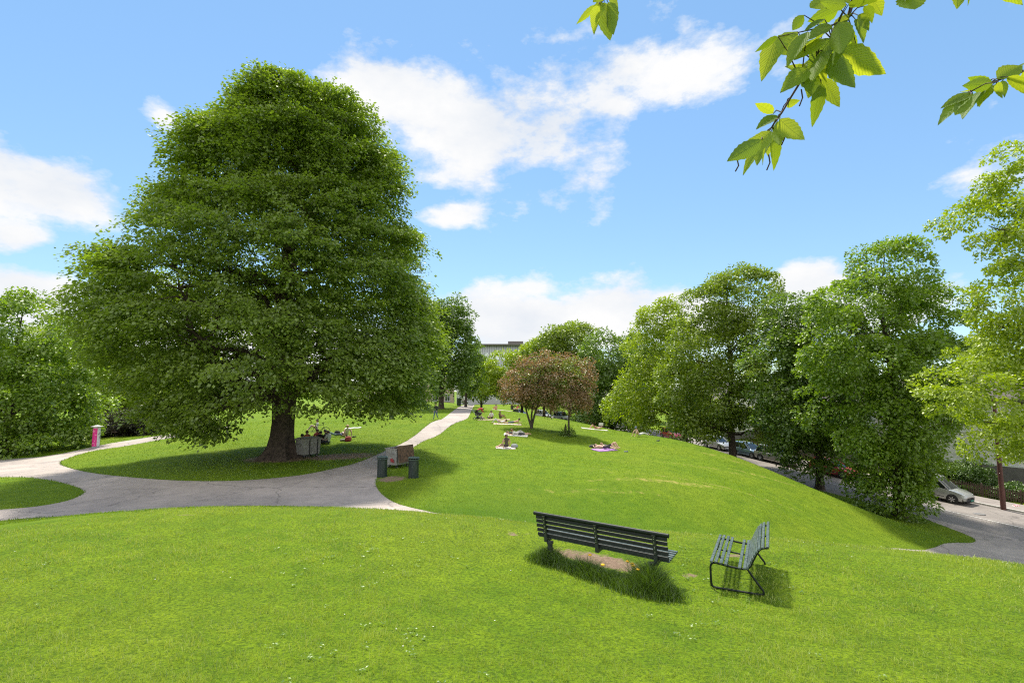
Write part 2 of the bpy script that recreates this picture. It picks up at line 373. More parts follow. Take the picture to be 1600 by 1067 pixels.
def asphalt(name, a, bcol, edge=None):
    m, nt, b = new_mat(name); p = geo_pos(nt)
    n1 = noise(nt, p, 0.35, 5, .6); n2 = noise(nt, p, 2.2, 6, .7); n3 = noise(nt, p, 45, 3, .7)
    c = ramp(nt, mth(nt, 'ADD', mth(nt, 'MULTIPLY', n1, .6), mth(nt, 'MULTIPLY', n2, .4)), [(0.40, a), (0.62, bcol)])
    c = mixc(nt, ramp(nt, n3, [(0.45, (0, 0, 0)), (0.7, (.55, .55, .55))]), c, tuple(x*1.35 for x in bcol)+(1,))
    c = mixc(nt, ramp(nt, n3, [(0.3, (.5, .5, .5)), (0.45, (0, 0, 0))]), c, tuple(x*.6 for x in a)+(1,))
    # cracks and patched seams
    v = node(nt, 'ShaderNodeTexVoronoi', feature='DISTANCE_TO_EDGE', ins={'Scale': 0.22})
    w = node(nt, 'ShaderNodeVectorMath', operation='ADD'); nz = node(nt, 'ShaderNodeTexNoise', ins={'Scale': 1.5, 'Detail': 5}); nt.links.new(p, nz.inputs['Vector'])
    sc_ = node(nt, 'ShaderNodeVectorMath', operation='SCALE', ins={'Scale': 0.9}); nt.links.new(nz.outputs['Color'], sc_.inputs[0])
    nt.links.new(p, w.inputs[0]); nt.links.new(sc_.outputs[0], w.inputs[1]); nt.links.new(w.outputs[0], v.inputs['Vector'])
    c = mixc(nt, ramp(nt, v.outputs['Distance'], [(0.0, (.6, .6, .6)), (0.012, (0, 0, 0))]), c, tuple(x*.45 for x in a)+(1,))
    nt.links.new(c, b.inputs['Base Color']); b.inputs['Roughness'].default_value = 0.85
    bumpn(nt, b, n3, 0.35, 0.01)
    return m
M_LAWN = lawn_material()
M_PATH = asphalt('worn_path_asphalt', (0.265, 0.23, 0.215), (0.46, 0.39, 0.35))
M_STREET = asphalt('street_asphalt', (0.18, 0.16, 0.15), (0.27, 0.24, 0.225))
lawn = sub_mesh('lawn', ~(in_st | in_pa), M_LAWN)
path = sub_mesh('path', in_pa, M_PATH)
street = sub_mesh('street', in_st, M_STREET)

# pavement with kerb along the far side of the street, white line
M_KERB = paint('granite_kerb', (0.5, 0.48, 0.45), .8, .15, 3)
M_PAVE = asphalt('pavement_asphalt', (0.23, 0.2, 0.19), (0.3, 0.265, 0.25))
M_LINE = paint('road_paint', (0.72, 0.71, 0.68), .7, .15, 4, dirt=(0.3, 0.28, 0.27, 1))
def strip(name, o1, o2, dz1, dz2, mat, n0=0, n1=None, side=None, under=0.0):
    A, B = offs(o1, n0, n1), offs(o2, n0, n1)
    za = ground([p[0] for p in A], [p[1] for p in A]); zb = ground([p[0] for p in B], [p[1] for p in B])
    zc = np.array([STC[n0:n1][i][2] for i in range(len(A))])
    mb = MB()
    rings = [[(a[0], a[1], c-0.3), (a[0], a[1], c+dz1), (b[0], b[1], c+dz2), (b[0], b[1], c-0.3)] for a, b, c in zip(A, B, zc)]
    mb.loft(rings); o = mb.build(name, mat); o['kind'] = 'structure'; return o
strip('kerb', S_FAR-0.02, S_FAR+0.16, 0.12, 0.13, M_KERB)
strip('pavement', S_FAR+0.16, S_FAR+2.4, 0.125, 0.15, M_PAVE)
A, B = offs(-0.5), offs(-0.62); vs = []; fs = []
for a, b, c in zip(A, B, STC): vs += [(a[0], a[1], gz(*a)+.018), (b[0], b[1], gz(*b)+.018)]
ln = MB(); ln.add(vs, [(2*i, 2*i+1, 2*i+3, 2*i+2) for i in range(len(A)-1)]); o = ln.build('road_marking', M_LINE); o['kind'] = 'structure'
def street_at(i, off):
    """point and heading on the street: i along the centre line (float), off sideways (+ far side)"""
    k = int(min(max(i, 0), len(STC)-2)); t = i-k; p = STC[k]*(1-t)+STC[k+1]*t; d = STC[k+1]-STC[k]; L = np.hypot(d[0], d[1]); d = d/L
    return Vector((p[0]-d[1]*off, p[1]+d[0]*off, p[2])), math.atan2(d[1], d[0]), math.atan2(d[2], 1.0)

# ------------------------------------------------------------------ sun, sky with clouds
SUN_AZ, SUN_EL = R(-14), R(62)
sdir = Vector((sin(SUN_AZ)*cos(SUN_EL), cos(SUN_AZ)*cos(SUN_EL), sin(SUN_EL)))
sd = bpy.data.lights.new('sun', 'SUN'); sd.energy = 3.0; sd.angle = R(5.0); sd.color = (1.0, 0.94, 0.80)
so = bpy.data.objects.new('sun', sd); COL.objects.link(so); so.rotation_euler = (-sdir).to_track_quat('-Z', 'Y').to_euler(); so.location = (-30, 40, 60)
w = bpy.data.worlds.new('World'); sc.world = w; w.use_nodes = True; nt = w.node_tree
w.cycles.sampling_method = 'MANUAL'; w.cycles.sample_map_resolution = 512
bg = nt.nodes['Background']; SKY = 0.15; EXPO = 1.08; bg.inputs['Strength'].default_value = SKY
sky = node(nt, 'ShaderNodeTexSky', sky_type='NISHITA', sun_disc=False, sun_elevation=SUN_EL, sun_rotation=SUN_AZ, altitude=100, air_density=1.0, dust_density=0.05, ozone_density=1.7)
tc = node(nt, 'ShaderNodeTexCoord').outputs['Generated']
vn = node(nt, 'ShaderNodeVectorMath', operation='NORMALIZE'); nt.links.new(tc, vn.inputs[0])
sp = node(nt, 'ShaderNodeSeparateXYZ'); nt.links.new(vn.outputs[0], sp.inputs[0])
az = mth(nt, 'ARCTAN2', sp.outputs[0], sp.outputs[1]); el = mth(nt, 'ARCSINE', sp.outputs[2])
CLOUDS = [(640, 165, 125, 72, 1.05), (735, 200, 115, 85, .95), (850, 205, 110, 50, .6), (985, 110, 115, 80, .75), (1090, 105, 75, 48, .65), (965, 165, 60, 40, .7),
          (85, 300, 105, 52, 1.15), (-60, 270, 160, 80, 1.1), (20, 368, 75, 32, 1.05), (30, 450, 110, 40, 1.1),
          (718, 338, 44, 16, .6), (890, 285, 50, 26, .2), (850, 500, 230, 60, 1.2), (1060, 500, 120, 52, 1.0), (1268, 445, 60, 32, 1.1), (1330, 490, 140, 45, .95),
          (1570, 260, 120, 40, .25), (1230, 50, 60, 40, .3), (400, 545, 420, 80, 1.1), (258, 178, 26, 18, .35), (550, 95, 40, 16, .4)]
def azel(px, py):
    d = Vector(ray(px, py)).normalized(); return math.atan2(d.x, d.y), math.asin(d.z)
mp = node(nt, 'ShaderNodeMapping', ins={'Scale': (1, 1, 1.9)}); nt.links.new(vn.outputs[0], mp.inputs[0])
cn1 = noise(nt, mp.outputs[0], 7.0, 7, .62); cn2 = noise(nt, mp.outputs[0], 3.0, 2, .5)
dens = None
for (px, py, rx, ry, s) in CLOUDS:
    a0, e0 = azel(px, py); ra = abs(azel(px+rx, py)[0]-azel(px-rx, py)[0])/2; re = abs(azel(px, py-ry)[1]-azel(px, py+ry)[1])/2
    u = mth(nt, 'MULTIPLY', mth(nt, 'SUBTRACT', az, a0), 1/ra); v = mth(nt, 'MULTIPLY', mth(nt, 'SUBTRACT', el, e0), 1/re)
    r = mth(nt, 'SQRT', mth(nt, 'ADD', mth(nt, 'MULTIPLY', u, u), mth(nt, 'MULTIPLY', v, v)))
    f = mth(nt, 'MULTIPLY', mth(nt, 'SUBTRACT', 1.25, r, clamp=False), s)
    f = mth(nt, 'MAXIMUM', f, -0.6)
    if dens is None: dens = f
    else:
        n_ = nt.nodes.new('ShaderNodeMath'); n_.operation = 'SMOOTH_MAX'; nt.links.new(dens, n_.inputs[0]); nt.links.new(f, n_.inputs[1]); n_.inputs[2].default_value = 0.25; dens = n_.outputs[0]
back = mth(nt, 'MULTIPLY', mth(nt, 'SUBTRACT', .12, sp.outputs[1]), 2.4); over = mth(nt, 'MULTIPLY', mth(nt, 'SUBTRACT', sp.outputs[2], .80), 4.0)  # unseen clouds behind the camera and overhead, added to raise the fill light
dens = mth(nt, 'MAXIMUM', dens, mth(nt, 'MINIMUM', mth(nt, 'MAXIMUM', back, over), 1.1))
dens = mth(nt, 'ADD', dens, mth(nt, 'MULTIPLY', mth(nt, 'SUBTRACT', cn1, 0.505), 3.0))
mask = ramp(nt, mth(nt, 'MULTIPLY', dens, 1.12), [(0.06, (0, 0, 0)), (0.35, (.42, .42, .42)), (0.6, (.9, .9, .9)), (0.85, (1, 1, 1))])
wh = 1.0/SKY/2**EXPO
ccol = ramp(nt, mth(nt, 'ADD', mth(nt, 'MULTIPLY', cn2, .6), mth(nt, 'MULTIPLY', cn1, .4)), [(0.3, (wh*.74, wh*.80, wh*.89)), (0.55, (wh, wh, wh*1.0))])
skyc = node(nt, 'ShaderNodeHueSaturation', ins={'Saturation': 0.98, 'Value': 0.67}); nt.links.new(sky.outputs[0], skyc.inputs['Color'])
# clouds opposite the sun, mostly the added unseen ones, are the brightest
front = mth(nt, 'ADD', 1.0, mth(nt, 'MULTIPLY', mth(nt, 'MULTIPLY', sp.outputs[1], -1.6, clamp=True), .55))
cb = node(nt, 'ShaderNodeVectorMath', operation='SCALE'); nt.links.new(ccol, cb.inputs[0]); nt.links.new(front, cb.inputs['Scale'])
skym = mixc(nt, .45, skyc.outputs[0], (.64, 1.58, 2.68, 1))
nt.links.new(mixc(nt, mask, skym, cb.outputs[0]), bg.inputs['Color'])
sc.view_settings.view_transform = 'Standard'; sc.view_settings.look = 'None'; sc.view_settings.exposure = EXPO; sc.view_settings.gamma = 1
try: sc.view_settings.use_curve_mapping = False
except Exception: pass
sc.cycles.filter_width = 1.15; sc.cycles.use_denoising = False; sc.cycles.max_bounces = 9; sc.cycles.diffuse_bounces = 7; sc.cycles.glossy_bounces = 3; sc.cycles.transmission_bounces = 8
# ------------------------------------------------------------------ trees
def nrm(a): return a/(np.linalg.norm(a, axis=-1, keepdims=True)+1e-9)
def leaf_cards(P, D, N, L, W, fold=0.12, droop=0.1):
    """diamond leaves folded along the midrib: base P, axis D, upper side N"""
    D = nrm(D); S = nrm(np.cross(D, N)); N = np.cross(S, D); L = np.asarray(L)[:, None]; W = np.asarray(W)[:, None]
    b = P; t = P+D*L-N*L*droop; m = P+D*L*0.45
    l = m-S*W*.5+N*W*fold; r = m+S*W*.5+N*W*fold
    V = np.stack([b, l, t, r], 1).reshape(-1, 3); n = len(P); k = np.arange(n)[:, None]*4
    F = np.concatenate([k+np.array([[0, 2, 1]]), k+np.array([[0, 3, 2]])], 1).reshape(-1, 3)
    return V, F
def noise3(P, f, seed):
    """cheap smooth pseudo noise in -1..1"""
    r = np.random.default_rng(seed); o = np.zeros(len(P))
    for k in range(5):
        a = nrm(r.normal(size=3))*f*(0.7+0.35*k); o += np.sin(P@a+r.uniform(0, 6.28))*np.sin(P@(nrm(r.normal(size=3))*f)+r.uniform(0, 6.28))
    return o/2.2
def spray_leaves(C, O, S, per, L, style, r):
    """leaf clumps: C centres, O outward unit, S radius. Every clump is a dome of leaves open towards the trunk."""
    n = len(C); idx = np.repeat(np.arange(n), per); m = len(idx)
    U = nrm(r.normal(size=(m, 3)))
    o = O[idx]; s = S[idx][:, None]
    if style == 'layered':      # flat, drooping fans
        up = nrm(o*0.75+np.array([0, 0, 1.0])+r.normal(size=(n, 3))[idx]*.28); h = U-up*(U*up).sum(-1, keepdims=True); rad = np.sqrt(r.uniform(0, 1, (m, 1)))
        h = nrm(h)*rad; ax = nrm(o*np.array([1, 1, .25])); al = (h*ax).sum(-1, keepdims=True); h = (h-ax*al)*.62+ax*al*1.45
        P = C[idx]+h*s+up*s*(0.11*r.normal(size=(m, 1)))-np.array([0, 0, 1.0])*s*0.42*(np.maximum(al, -.3)**2+.35*rad**2)*r.uniform(.6, 1.2, (m, 1))
        D = nrm(h*0.8+o*0.45+np.array([0, 0, -0.55])+r.normal(size=(m, 3))*0.35); N = nrm(up+r.normal(size=(m, 3))*0.45)
    else:                        # rounded clumps
        k = (U*nrm(o*0.7+np.array([0, 0, .75]))).sum(-1); fl = k < -0.15; U[fl] = -U[fl]
        rad = r.uniform(0.35, 1.0, (m, 1))**0.5
        P = C[idx]+U*s*rad*np.array([1.0, 1.0, 0.78])
        D = nrm(U*0.55+o*0.2+np.array([0, 0, -0.35])+r.normal(size=(m, 3))*0.5); N = nrm(U*0.6+np.array([0, 0, 0.75])+r.normal(size=(m, 3))*0.45)
    l = L*r.uniform(0.7, 1.3, m); w_ = l*r.uniform(0.6, 0.85, m)
    tint = np.clip(r.uniform(0, 1, n)[idx]*0.45+r.uniform(0, 1, m)*0.55, 0, 1)
    V, F = leaf_cards(P, D, N, l, w_); return V, F, np.repeat(tint, 4)
def tubes_np(segs, n=5):
    """many tapered tubes: each a list of (point, radius)"""
    Vs, Fs, b = [], [], 0
    ang = np.linspace(0, 2*pi, n, endpoint=False)
    for pts, rad in segs:
        pts = np.asarray(pts, float); k = len(pts); d = np.gradient(pts, axis=0); d = nrm(d)
        a = np.where(np.abs(d[:, 2:3]) < 0.9, np.array([[0, 0, 1.0]]), np.array([[1.0, 0, 0]])); u = nrm(np.cross(d, a)); w_ = np.cross(d, u)
        R_ = np.asarray(rad)[:, None, None]
        V = pts[:, None]+(u[:, None]*np.cos(ang)[None, :, None]+w_[:, None]*np.sin(ang)[None, :, None])*R_
        i, j = np.meshgrid(np.arange(k-1), np.arange(n), indexing='ij'); j2 = (j+1) % n
        F = np.stack([i*n+j, i*n+j2, (i+1)*n+j2, (i+1)*n+j], -1).reshape(-1, 4)+b
        Vs.append(V.reshape(-1, 3)); Fs.append(F); b += k*n
    return np.vstack(Vs), np.vstack(Fs)
def curve_to(a, b, r, sag=0.0, k=6, wob=0.06):
    a = np.asarray(a, float); b = np.asarray(b, float); t = np.linspace(0, 1, k)[:, None]; L = np.linalg.norm(b-a)
    p = a+(b-a)*t; p[:, 2] += sag*L*np.sin(t[:, 0]*pi); w_ = r.normal(size=(k, 3))*wob*L; w_[0] = 0; w_[-1] = 0
    return p+w_*np.sin(t*pi)
def lobes_sample(lobes, n, r, depth=(0.72, 1.0), minz=None):
    L = np.array(lobes, float); c, a = L[:, :3], L[:, 3:6]; area = (a[:, 0]*a[:, 2]+a[:, 1]*a[:, 2]+a[:, 0]*a[:, 1]); p = area/area.sum()
    outC, outO = [], []; have = 0
    while have < n:
        i = r.choice(len(L), n, p=p); u = nrm(r.normal(size=(n, 3))); rho = r.uniform(depth[0], depth[1], (n, 1))
        P = c[i]+u*a[i]*rho; keep = np.ones(n, bool)
        for k in range(len(L)):
            q = (((P-c[k])/a[k])**2).sum(-1); keep &= ~((q < (depth[0]*0.9)**2) & (i != k))
        if minz is not None: keep &= P[:, 2] > minz
        outC.append(P[keep]); outO.append(nrm(u/a[i])[keep]); have += keep.sum()
    return np.vstack(outC)[:n], np.vstack(outO)[:n]
M_BARK = paint('dark_bark', (0.075, 0.055, 0.042), .95, .45, 5, bump=.9, bscale=18)
M_BARK2 = paint('grey_bark', (0.11, 0.09, 0.07), .95, .4, 6, bump=.8, bscale=22)
MAPLE = leaf_mat('maple_leaves', (0.12, 0.21, 0.016), (0.29, 0.41, 0.036), .54)
MAPLE2 = leaf_mat('dark_maple_leaves', (0.085, 0.15, 0.02), (0.20, 0.30, 0.036), .52)
LIME = leaf_mat('bright_leaves', (0.22, 0.31, 0.012), (0.42, 0.50, 0.028), .52)
CHESTNUT = leaf_mat('chestnut_leaves', (0.12, 0.19, 0.022), (0.29, 0.385, 0.05), .55)
MAPLE3 = leaf_mat('yellow_maple_leaves', (0.13, 0.20, 0.014), (0.30, 0.38, 0.032), .52)
COPPER = leaf_mat('copper_leaves', (0.19, 0.12, 0.06), (0.40, 0.27, 0.15), .45, (1.0, .8, .5))
GREENISH = leaf_mat('young_leaves', (0.14, 0.18, 0.025), (0.28, 0.32, 0.06), .45)
DARKBUSH = leaf_mat('dark_shrub_leaves', (0.022, 0.024, 0.014), (0.06, 0.05, 0.03), .25, gloss=.04)
def tree(name, label, cat, loc, lobes, trunk_h, trunk_r, nspray, per, L, spray=(0.8, 1.5), mat=MAPLE, bark=M_BARK, style='round', seed=1, nlimb=10, group=None, gap=0.45, lean=(0, 0), inner=.3, trunks=None, limb_r=.35):
    r = np.random.default_rng(seed)
    t = thing(name, label, cat, loc, 0, group)
    C, O = lobes_sample(lobes, nspray, r); Ci, Oi = lobes_sample(lobes, int(nspray*inner), r, (.35, .75)); C = np.vstack([C, Ci]); O = np.vstack([O, Oi])
    k = noise3(C, 1.1, seed) > -gap*1.6; C, O = C[k], O[k]
    C = C+O*noise3(C*1.0, .9, seed+9)[:, None]*0.45
    S = r.uniform(spray[0], spray[1], len(C))
    V, F, ti = spray_leaves(C, O, S, per, L, style, r)
    link_mesh('crown', np_mesh('crown', V, F, ti), mat, t)
    # trunk with limbs
    segs = []; top = max(l[2]+l[5]*.55 for l in lobes); allc = C
    tr = trunks or [((0, 0), lean)]
    for (bx, by), ln in tr:
        zs = np.array([-.5, 0.0, .35, 1.0, trunk_h*.6, trunk_h, trunk_h+(top-trunk_h)*.4, trunk_h+(top-trunk_h)*.75, top]); f = np.clip(zs/top, 0, 1)
        px = bx+ln[0]*f*top; py = by+ln[1]*f*top
        pts = np.column_stack([px+np.sin(zs*.7+seed)*.07*f*6, py+np.cos(zs*.9+seed)*.06*f*6, zs]); rad = trunk_r*np.array([1.7, 1.45, 1.15, 1.0, .92, .84, .55, .3, .07])
        fine_t = np.linspace(0, 1, 28); s0 = np.linspace(0, 1, 9); pts = np.column_stack([np.interp(fine_t, s0, pts[:, k_]) for k_ in range(3)]); rad = np.interp(fine_t, s0, rad)
        segs.append((pts, rad)); tz = pts[:, 2]
        for _ in range(nlimb):
            j = r.integers(len(allc)); e = allc[j]*np.array([.9, .9, .95]); h = np.clip(e[2]-np.hypot(e[0]-bx, e[1]-by)*r.uniform(.3, .8), trunk_h*.8, top*.9)
            if e[2] < trunk_h*.6: h = trunk_h*.9
            a = np.array([np.interp(h, tz, pts[:, k_]) for k_ in range(3)]); r0 = np.interp(h, tz, rad)*.5
            q = curve_to(a, e, r, .06, 7); segs.append((q, np.linspace(max(r0, .035), .02, 7)))
            near = np.argsort(((allc-q[4])**2).sum(-1))[:4]
            for m_ in near: segs.append((curve_to(q[r.integers(3, 6)], allc[m_], r, .05, 4), np.linspace(max(r0*.35, .02), .008, 4)))
    V, F = tubes_np(segs, 7); link_mesh('trunk', np_mesh('trunk', V, F), bark, t, smooth=True)
    return t

# --- the big tree on the left lawn
def big_tree():
    b = H(437, 716, 16); loc = Vector((b.x, 31.0, gz(b.x, 31.0)))
    t = thing('chestnut_tree', 'huge broad dark green tree with drooping skirts standing alone on the left lawn', 'tree', loc)
    prof = [(690, 290, 0), (672, 262, 480), (655, 235, 600), (640, 205, 660), (615, 180, 690), (590, 140, 702), (555, 112, 706), (520, 98, 704), (490, 84, 698), (460, 74, 690), (430, 88, 684), (400, 98, 676), (370, 112, 668), (345, 128, 658), (320, 168, 650), (295, 205, 644), (270, 222, 640), (240, 240, 640), (215, 243, 634), (190, 258, 615), (165, 274, 586), (140, 291, 553), (120, 317, 516), (104, 347, 476), (92, 376, 432)]
    Z, Lf, Rt = [], [], []
    for py, l, r_ in prof:
        q = pxY(437, py, 31.0); Z.append(q[2]-loc.z)
        Lf.append(max(.2, loc.x-pxY(l, py, 31.0)[0])); Rt.append(max(.2, pxY(r_, py, 31.0)[0]-loc.x) if r_ else .5)
    o = np.argsort(Z); Z = np.array(Z)[o]; Lf = np.array(Lf)[o]; Rt = np.array(Rt)[o]
    r = np.random.default_rng(21)
    def rad(z, ph):
        l = np.interp(z, Z, Lf); q = np.interp(z, Z, Rt); c = np.cos(ph); front = (l+q)/2
        base = np.where(c > 0, q, l)*np.abs(c)**1.2+front*(1-np.abs(c)**1.2)
        return base
    zc_ = Z.copy(); pa = np.linspace(0, 2*pi, 72, endpoint=False); pys = np.array([p[0] for p in prof], float)[o]; pl_ = np.array([p[1] for p in prof], float)[o]; pr_ = np.array([p[2] if p[2] else 445 for p in prof], float)[o]
    for it in range(8):
        for i_ in range(len(Z)):
            R_ = rad(np.full(72, Z[i_]), pa); X = loc.x+np.cos(pa)*R_; Yy = 31.0+np.sin(pa)*R_*.8; zz = Z[i_]+loc.z
            yc = (zz*cos(TILT)-Yy*sin(TILT)); dc = Yy*cos(TILT)+zz*sin(TILT); PX = 800+800*X/dc; PY = 533.5-800*yc/dc
            a_ = PX.argmin(); b_ = PX.argmax(); so_ = np.argsort(pys)
            tl = np.interp(PY[a_], pys[so_], pl_[so_]); tr_ = np.interp(PY[b_], pys[so_], pr_[so_])
            Lf[i_] *= np.clip((437-tl)/max(5, 437-PX[a_]), .7, 1.3)**.7; Rt[i_] *= np.clip((tr_-437)/max(5, PX[b_]-437), .7, 1.3)**.7
    C, O = [], []
    z0, z1 = Z[0], Z[-1]-1.9; n = 15800
    z = z0+(z1-z0)*r.uniform(0, 1, n); ph = r.uniform(0, 2*pi, n); R0 = rad(z, ph)
    keep = r.uniform(0, 1, n) < (R0+1.2)/14.5; z, ph, R0 = z[keep], ph[keep], R0[keep]
    rho = np.where(r.uniform(0, 1, len(z)) < .74, r.uniform(.80, 1.0, len(z)), r.uniform(.3, .8, len(z)))
    # under the crown the skirts hang low only at the rim
    skirt = np.interp(z, [z0, z0+2.2, z0+4.2], [.93, .72, .3]); rho = np.maximum(rho, skirt)
    rr = np.maximum(0, R0*rho-np.interp(z, [z1-5, z1], [.85, .5])*rho); cap_ = np.clip((z-(z1-5.5))/5.9, 0, 1); rr = rr*np.sqrt(1-.72*cap_**2)*(1-.06*cap_)
    P = np.column_stack([np.cos(ph)*rr, np.sin(ph)*rr*.8, z]); Od = nrm(np.column_stack([np.cos(ph), np.sin(ph), .25+.9*(z-z0)/(z1-z0)]))
    lump = noise3(P*np.array([1, 1, 1.5]), .75, 4)+.55*noise3(P*np.array([1, 1, 1.0]), .42, 14); P = P+Od*(lump*.26+.08)[:, None]
    g = noise3(P*np.array([1, 1, 1.15]), .85, 8); k = ((g > -.40) | (P[:, 2] > z1-4.5)) & (noise3(P*np.array([1, 1, 2.2]), 1.5, 18) > -.75)
    # boughs: each a shelf of sprays with a dark recess under it
    bi = r.choice(np.nonzero(rho > .8)[0], 85, replace=False); BC = P[bi]; dd_ = ((P[:, None]-BC[None])*np.array([1, 1, 1.5])); dd_ = (dd_**2).sum(-1); own = dd_.argmin(1); dz_ = P[:, 2]-BC[own, 2]; dm_ = np.sqrt(dd_.min(1))
    shell = rho > .6; low = np.clip((-dz_-.1)/1.1, 0, 1)
    P = P+Od*np.where(shell, .3-.2*dm_-.4*low, 0)[:, None]; P[:, 2] -= np.where(shell, .10*dm_**1.3, 0)
    k &= ~(shell & (r.uniform(0, 1, len(P)) < .3*low)) & ~(shell & (dm_ > 2.5) & (r.uniform(0, 1, len(P)) < .4))
    # bottom: clear around the trunk, uneven rim
    zb = np.interp(np.arctan2(P[:, 1], P[:, 0]), [-pi, -2.7, -2.2, -1.6, -1.0, -.5, 0, .6, 1.6, 2.4, pi], [z0+1.4, z0+.3, z0+.4, z0+2.05, z0+2.1, z0+1.7, z0+1.8, z0+2.0, z0+2.5, z0+2.3, z0+1.4])
    k &= P[:, 2] > zb
    P, Od = P[k], Od[k]; S = r.uniform(.6, 1.15, len(P))
    print('SPRAYS', len(P)); V, F, ti = spray_leaves(P, Od, S, 60, .175, 'layered', r)
    link_mesh('crown', np_mesh('crown', V, F, ti), CHESTNUT, t)
    # trunk: wide, buttressed foot
    mb = MB(); nr = 26; rings = []
    for zz, rr0, fl in [(-.5, 1.55, .34), (0.0, 1.32, .28), (.3, 1.08, .2), (.7, .90, .13), (1.3, .80, .08), (2.1, .76, .06), (3.0, .80, .07), (4.0, .84, .10), (4.8, .72, .12), (6, .55, .1), (9, .42, .08), (13, .3, .06), (17, .17, .04), (20.5, .05, 0)]:
        rings.append([((rr0*(1+fl*sin(5*a+.6)+fl*.6*sin(8*a+2)+.03*sin(13*a+zz*2)))*cos(a)+.06*zz*.3*sin(zz*.4), (rr0*(1+fl*sin(5*a+.6)+fl*.5*sin(8*a+2)))*sin(a), zz) for a in [2*pi*i/nr for i in range(nr)]])
    rings = [[(x*.8, y*.8, z) for x, y, z in q_] for q_ in rings]
    mb.loft(rings)
    tr = mb.build('trunk', M_BARK, t, smooth=True)
    segs = []
    for i in range(46):
        j = r.integers(len(P)); e = P[j]*np.array([.86, .86, .96]); h = np.clip(e[2]-np.hypot(e[0], e[1])*r.uniform(.15, .6), 3.4, 18)
        q = curve_to((0, 0, h), e, r, .07, 9, .05); r0 = .26*(1-h/24)+.03; segs.append((q, np.linspace(r0, .03, 9)))
        for a in range(2, 8):
            near = P[np.argsort(((P-q[a]-Od[0]*0)**2).sum(-1))[r.integers(0, 14, 4)]]
            for m_ in near: segs.append((curve_to(q[a], m_, r, .04, 4), np.linspace(max(.02, r0*.3), .008, 4)))
    V, F = tubes_np(segs, 6); link_mesh('branches', np_mesh('branches', V, F), M_BARK, t, smooth=True)
    return t
big_tree()

# --- row along the street. lobes from picture outlines at each tree's own distance
def px_lobes(loc, Y, lst):
    out = []
    for (px, py, rx, ry, *k) in lst:
        dy = k[0] if k else 0.0; c = pxY(px, py, Y+dy); a = pxY(px+rx, py, Y+dy)[0]-c[0]; b = pxY(px, py-ry, Y+dy)[2]-c[2]
        out.append((c[0]-loc[0], dy, c[2]-loc[2], abs(a), abs(a)*(k[1] if len(k) > 1 else .95), abs(b)))
    return out
def ptree(name, label, cat, px, Y, lst, **kw):
    d = ray(px, 600); x = d[0]/d[1]*Y; loc = (x, Y, gz(x, Y)); return tree(name, label, cat, loc, px_lobes(loc, Y, lst), **kw)
ROW = 'tall leafy trees along the street'
ptree('maple_tree', 'tallest tree by the street, ragged airy top, bushy foliage down to the grass slope', 'tree', 1392, 36.8,
      [(1395, 430, 58, 55), (1335, 480, 62, 50, -1), (1440, 500, 60, 48, 1), (1330, 560, 70, 60, -1.5), (1420, 580, 75, 65, -1), (1480, 560, 45, 40, 1), (1304, 618, 52, 46), (1380, 670, 80, 65, -1), (1462, 640, 58, 48), (1396, 732, 38, 38), (1414, 728, 40, 36), (1390, 755, 42, 34, -1), (1402, 778, 40, 24), (1374, 772, 30, 22)],
      trunk_h=4, trunk_r=.36, nspray=520, per=120, L=.21, spray=(.65, 1.25), seed=31, nlimb=22, group=ROW, gap=.34)
ptree('maple_tree', 'full green tree between the tallest street tree and the blue car', 'tree', 1272, 43.5,
      [(1285, 530, 62, 52), (1240, 500, 40, 40), (1225, 580, 50, 60, -1), (1290, 610, 68, 60), (1240, 660, 55, 45, -1), (1295, 672, 50, 36), (1250, 712, 34, 34)],
      trunk_h=3.5, trunk_r=.3, nspray=380, per=110, L=.23, spray=(.7, 1.3), mat=MAPLE2, seed=32, nlimb=12, group=ROW)
ptree('maple_tree', 'broad round topped green tree, trunk just left of the blue parked car', 'tree', 1140, 51,
      [(1165, 465, 56, 44), (1110, 485, 50, 46), (1200, 510, 40, 50), (1095, 560, 55, 60, -1), (1170, 565, 65, 60, -1), (1110, 630, 60, 45), (1190, 640, 55, 45), (1060, 600, 40, 40), (1100, 668, 50, 24), (1180, 660, 50, 26), (1232, 664, 36, 24)],
      trunk_h=4, trunk_r=.36, nspray=420, per=110, L=.25, spray=(.8, 1.45), mat=MAPLE3, seed=33, nlimb=16, group=ROW)
ptree('maple_tree', 'slimmer tree with pointed top, trunk right of the small red car', 'tree', 1068, 60,
      [(1035, 505, 34, 36), (1020, 550, 42, 45), (1062, 545, 34, 50), (1010, 610, 40, 42), (1060, 620, 44, 46), (1030, 650, 50, 26), (1085, 655, 40, 26), (985, 640, 36, 28)],
      trunk_h=4, trunk_r=.34, nspray=280, per=90, L=.28, spray=(.9, 1.5), mat=LIME, seed=34, nlimb=9, group=ROW)
ptree('maple_tree', 'dark green tree rising just right of the two reddish trees', 'tree', 955, 74,
      [(945, 560, 42, 36), (925, 600, 34, 40), (975, 610, 34, 45), (950, 640, 40, 28), (925, 650, 36, 16), (985, 655, 34, 16)],
      trunk_h=4, trunk_r=.3, nspray=240, per=80, L=.33, spray=(1.0, 1.7), mat=MAPLE2, seed=35, nlimb=8, group=ROW)
ptree('maple_tree', 'rounded tree showing above the reddish pair', 'tree', 890, 92,
      [(895, 540, 38, 32), (865, 550, 30, 34), (880, 590, 45, 40)],
      trunk_h=5, trunk_r=.35, nspray=200, per=80, L=.4, spray=(1.2, 2.0), mat=MAPLE3, seed=36, nlimb=6, group=ROW)
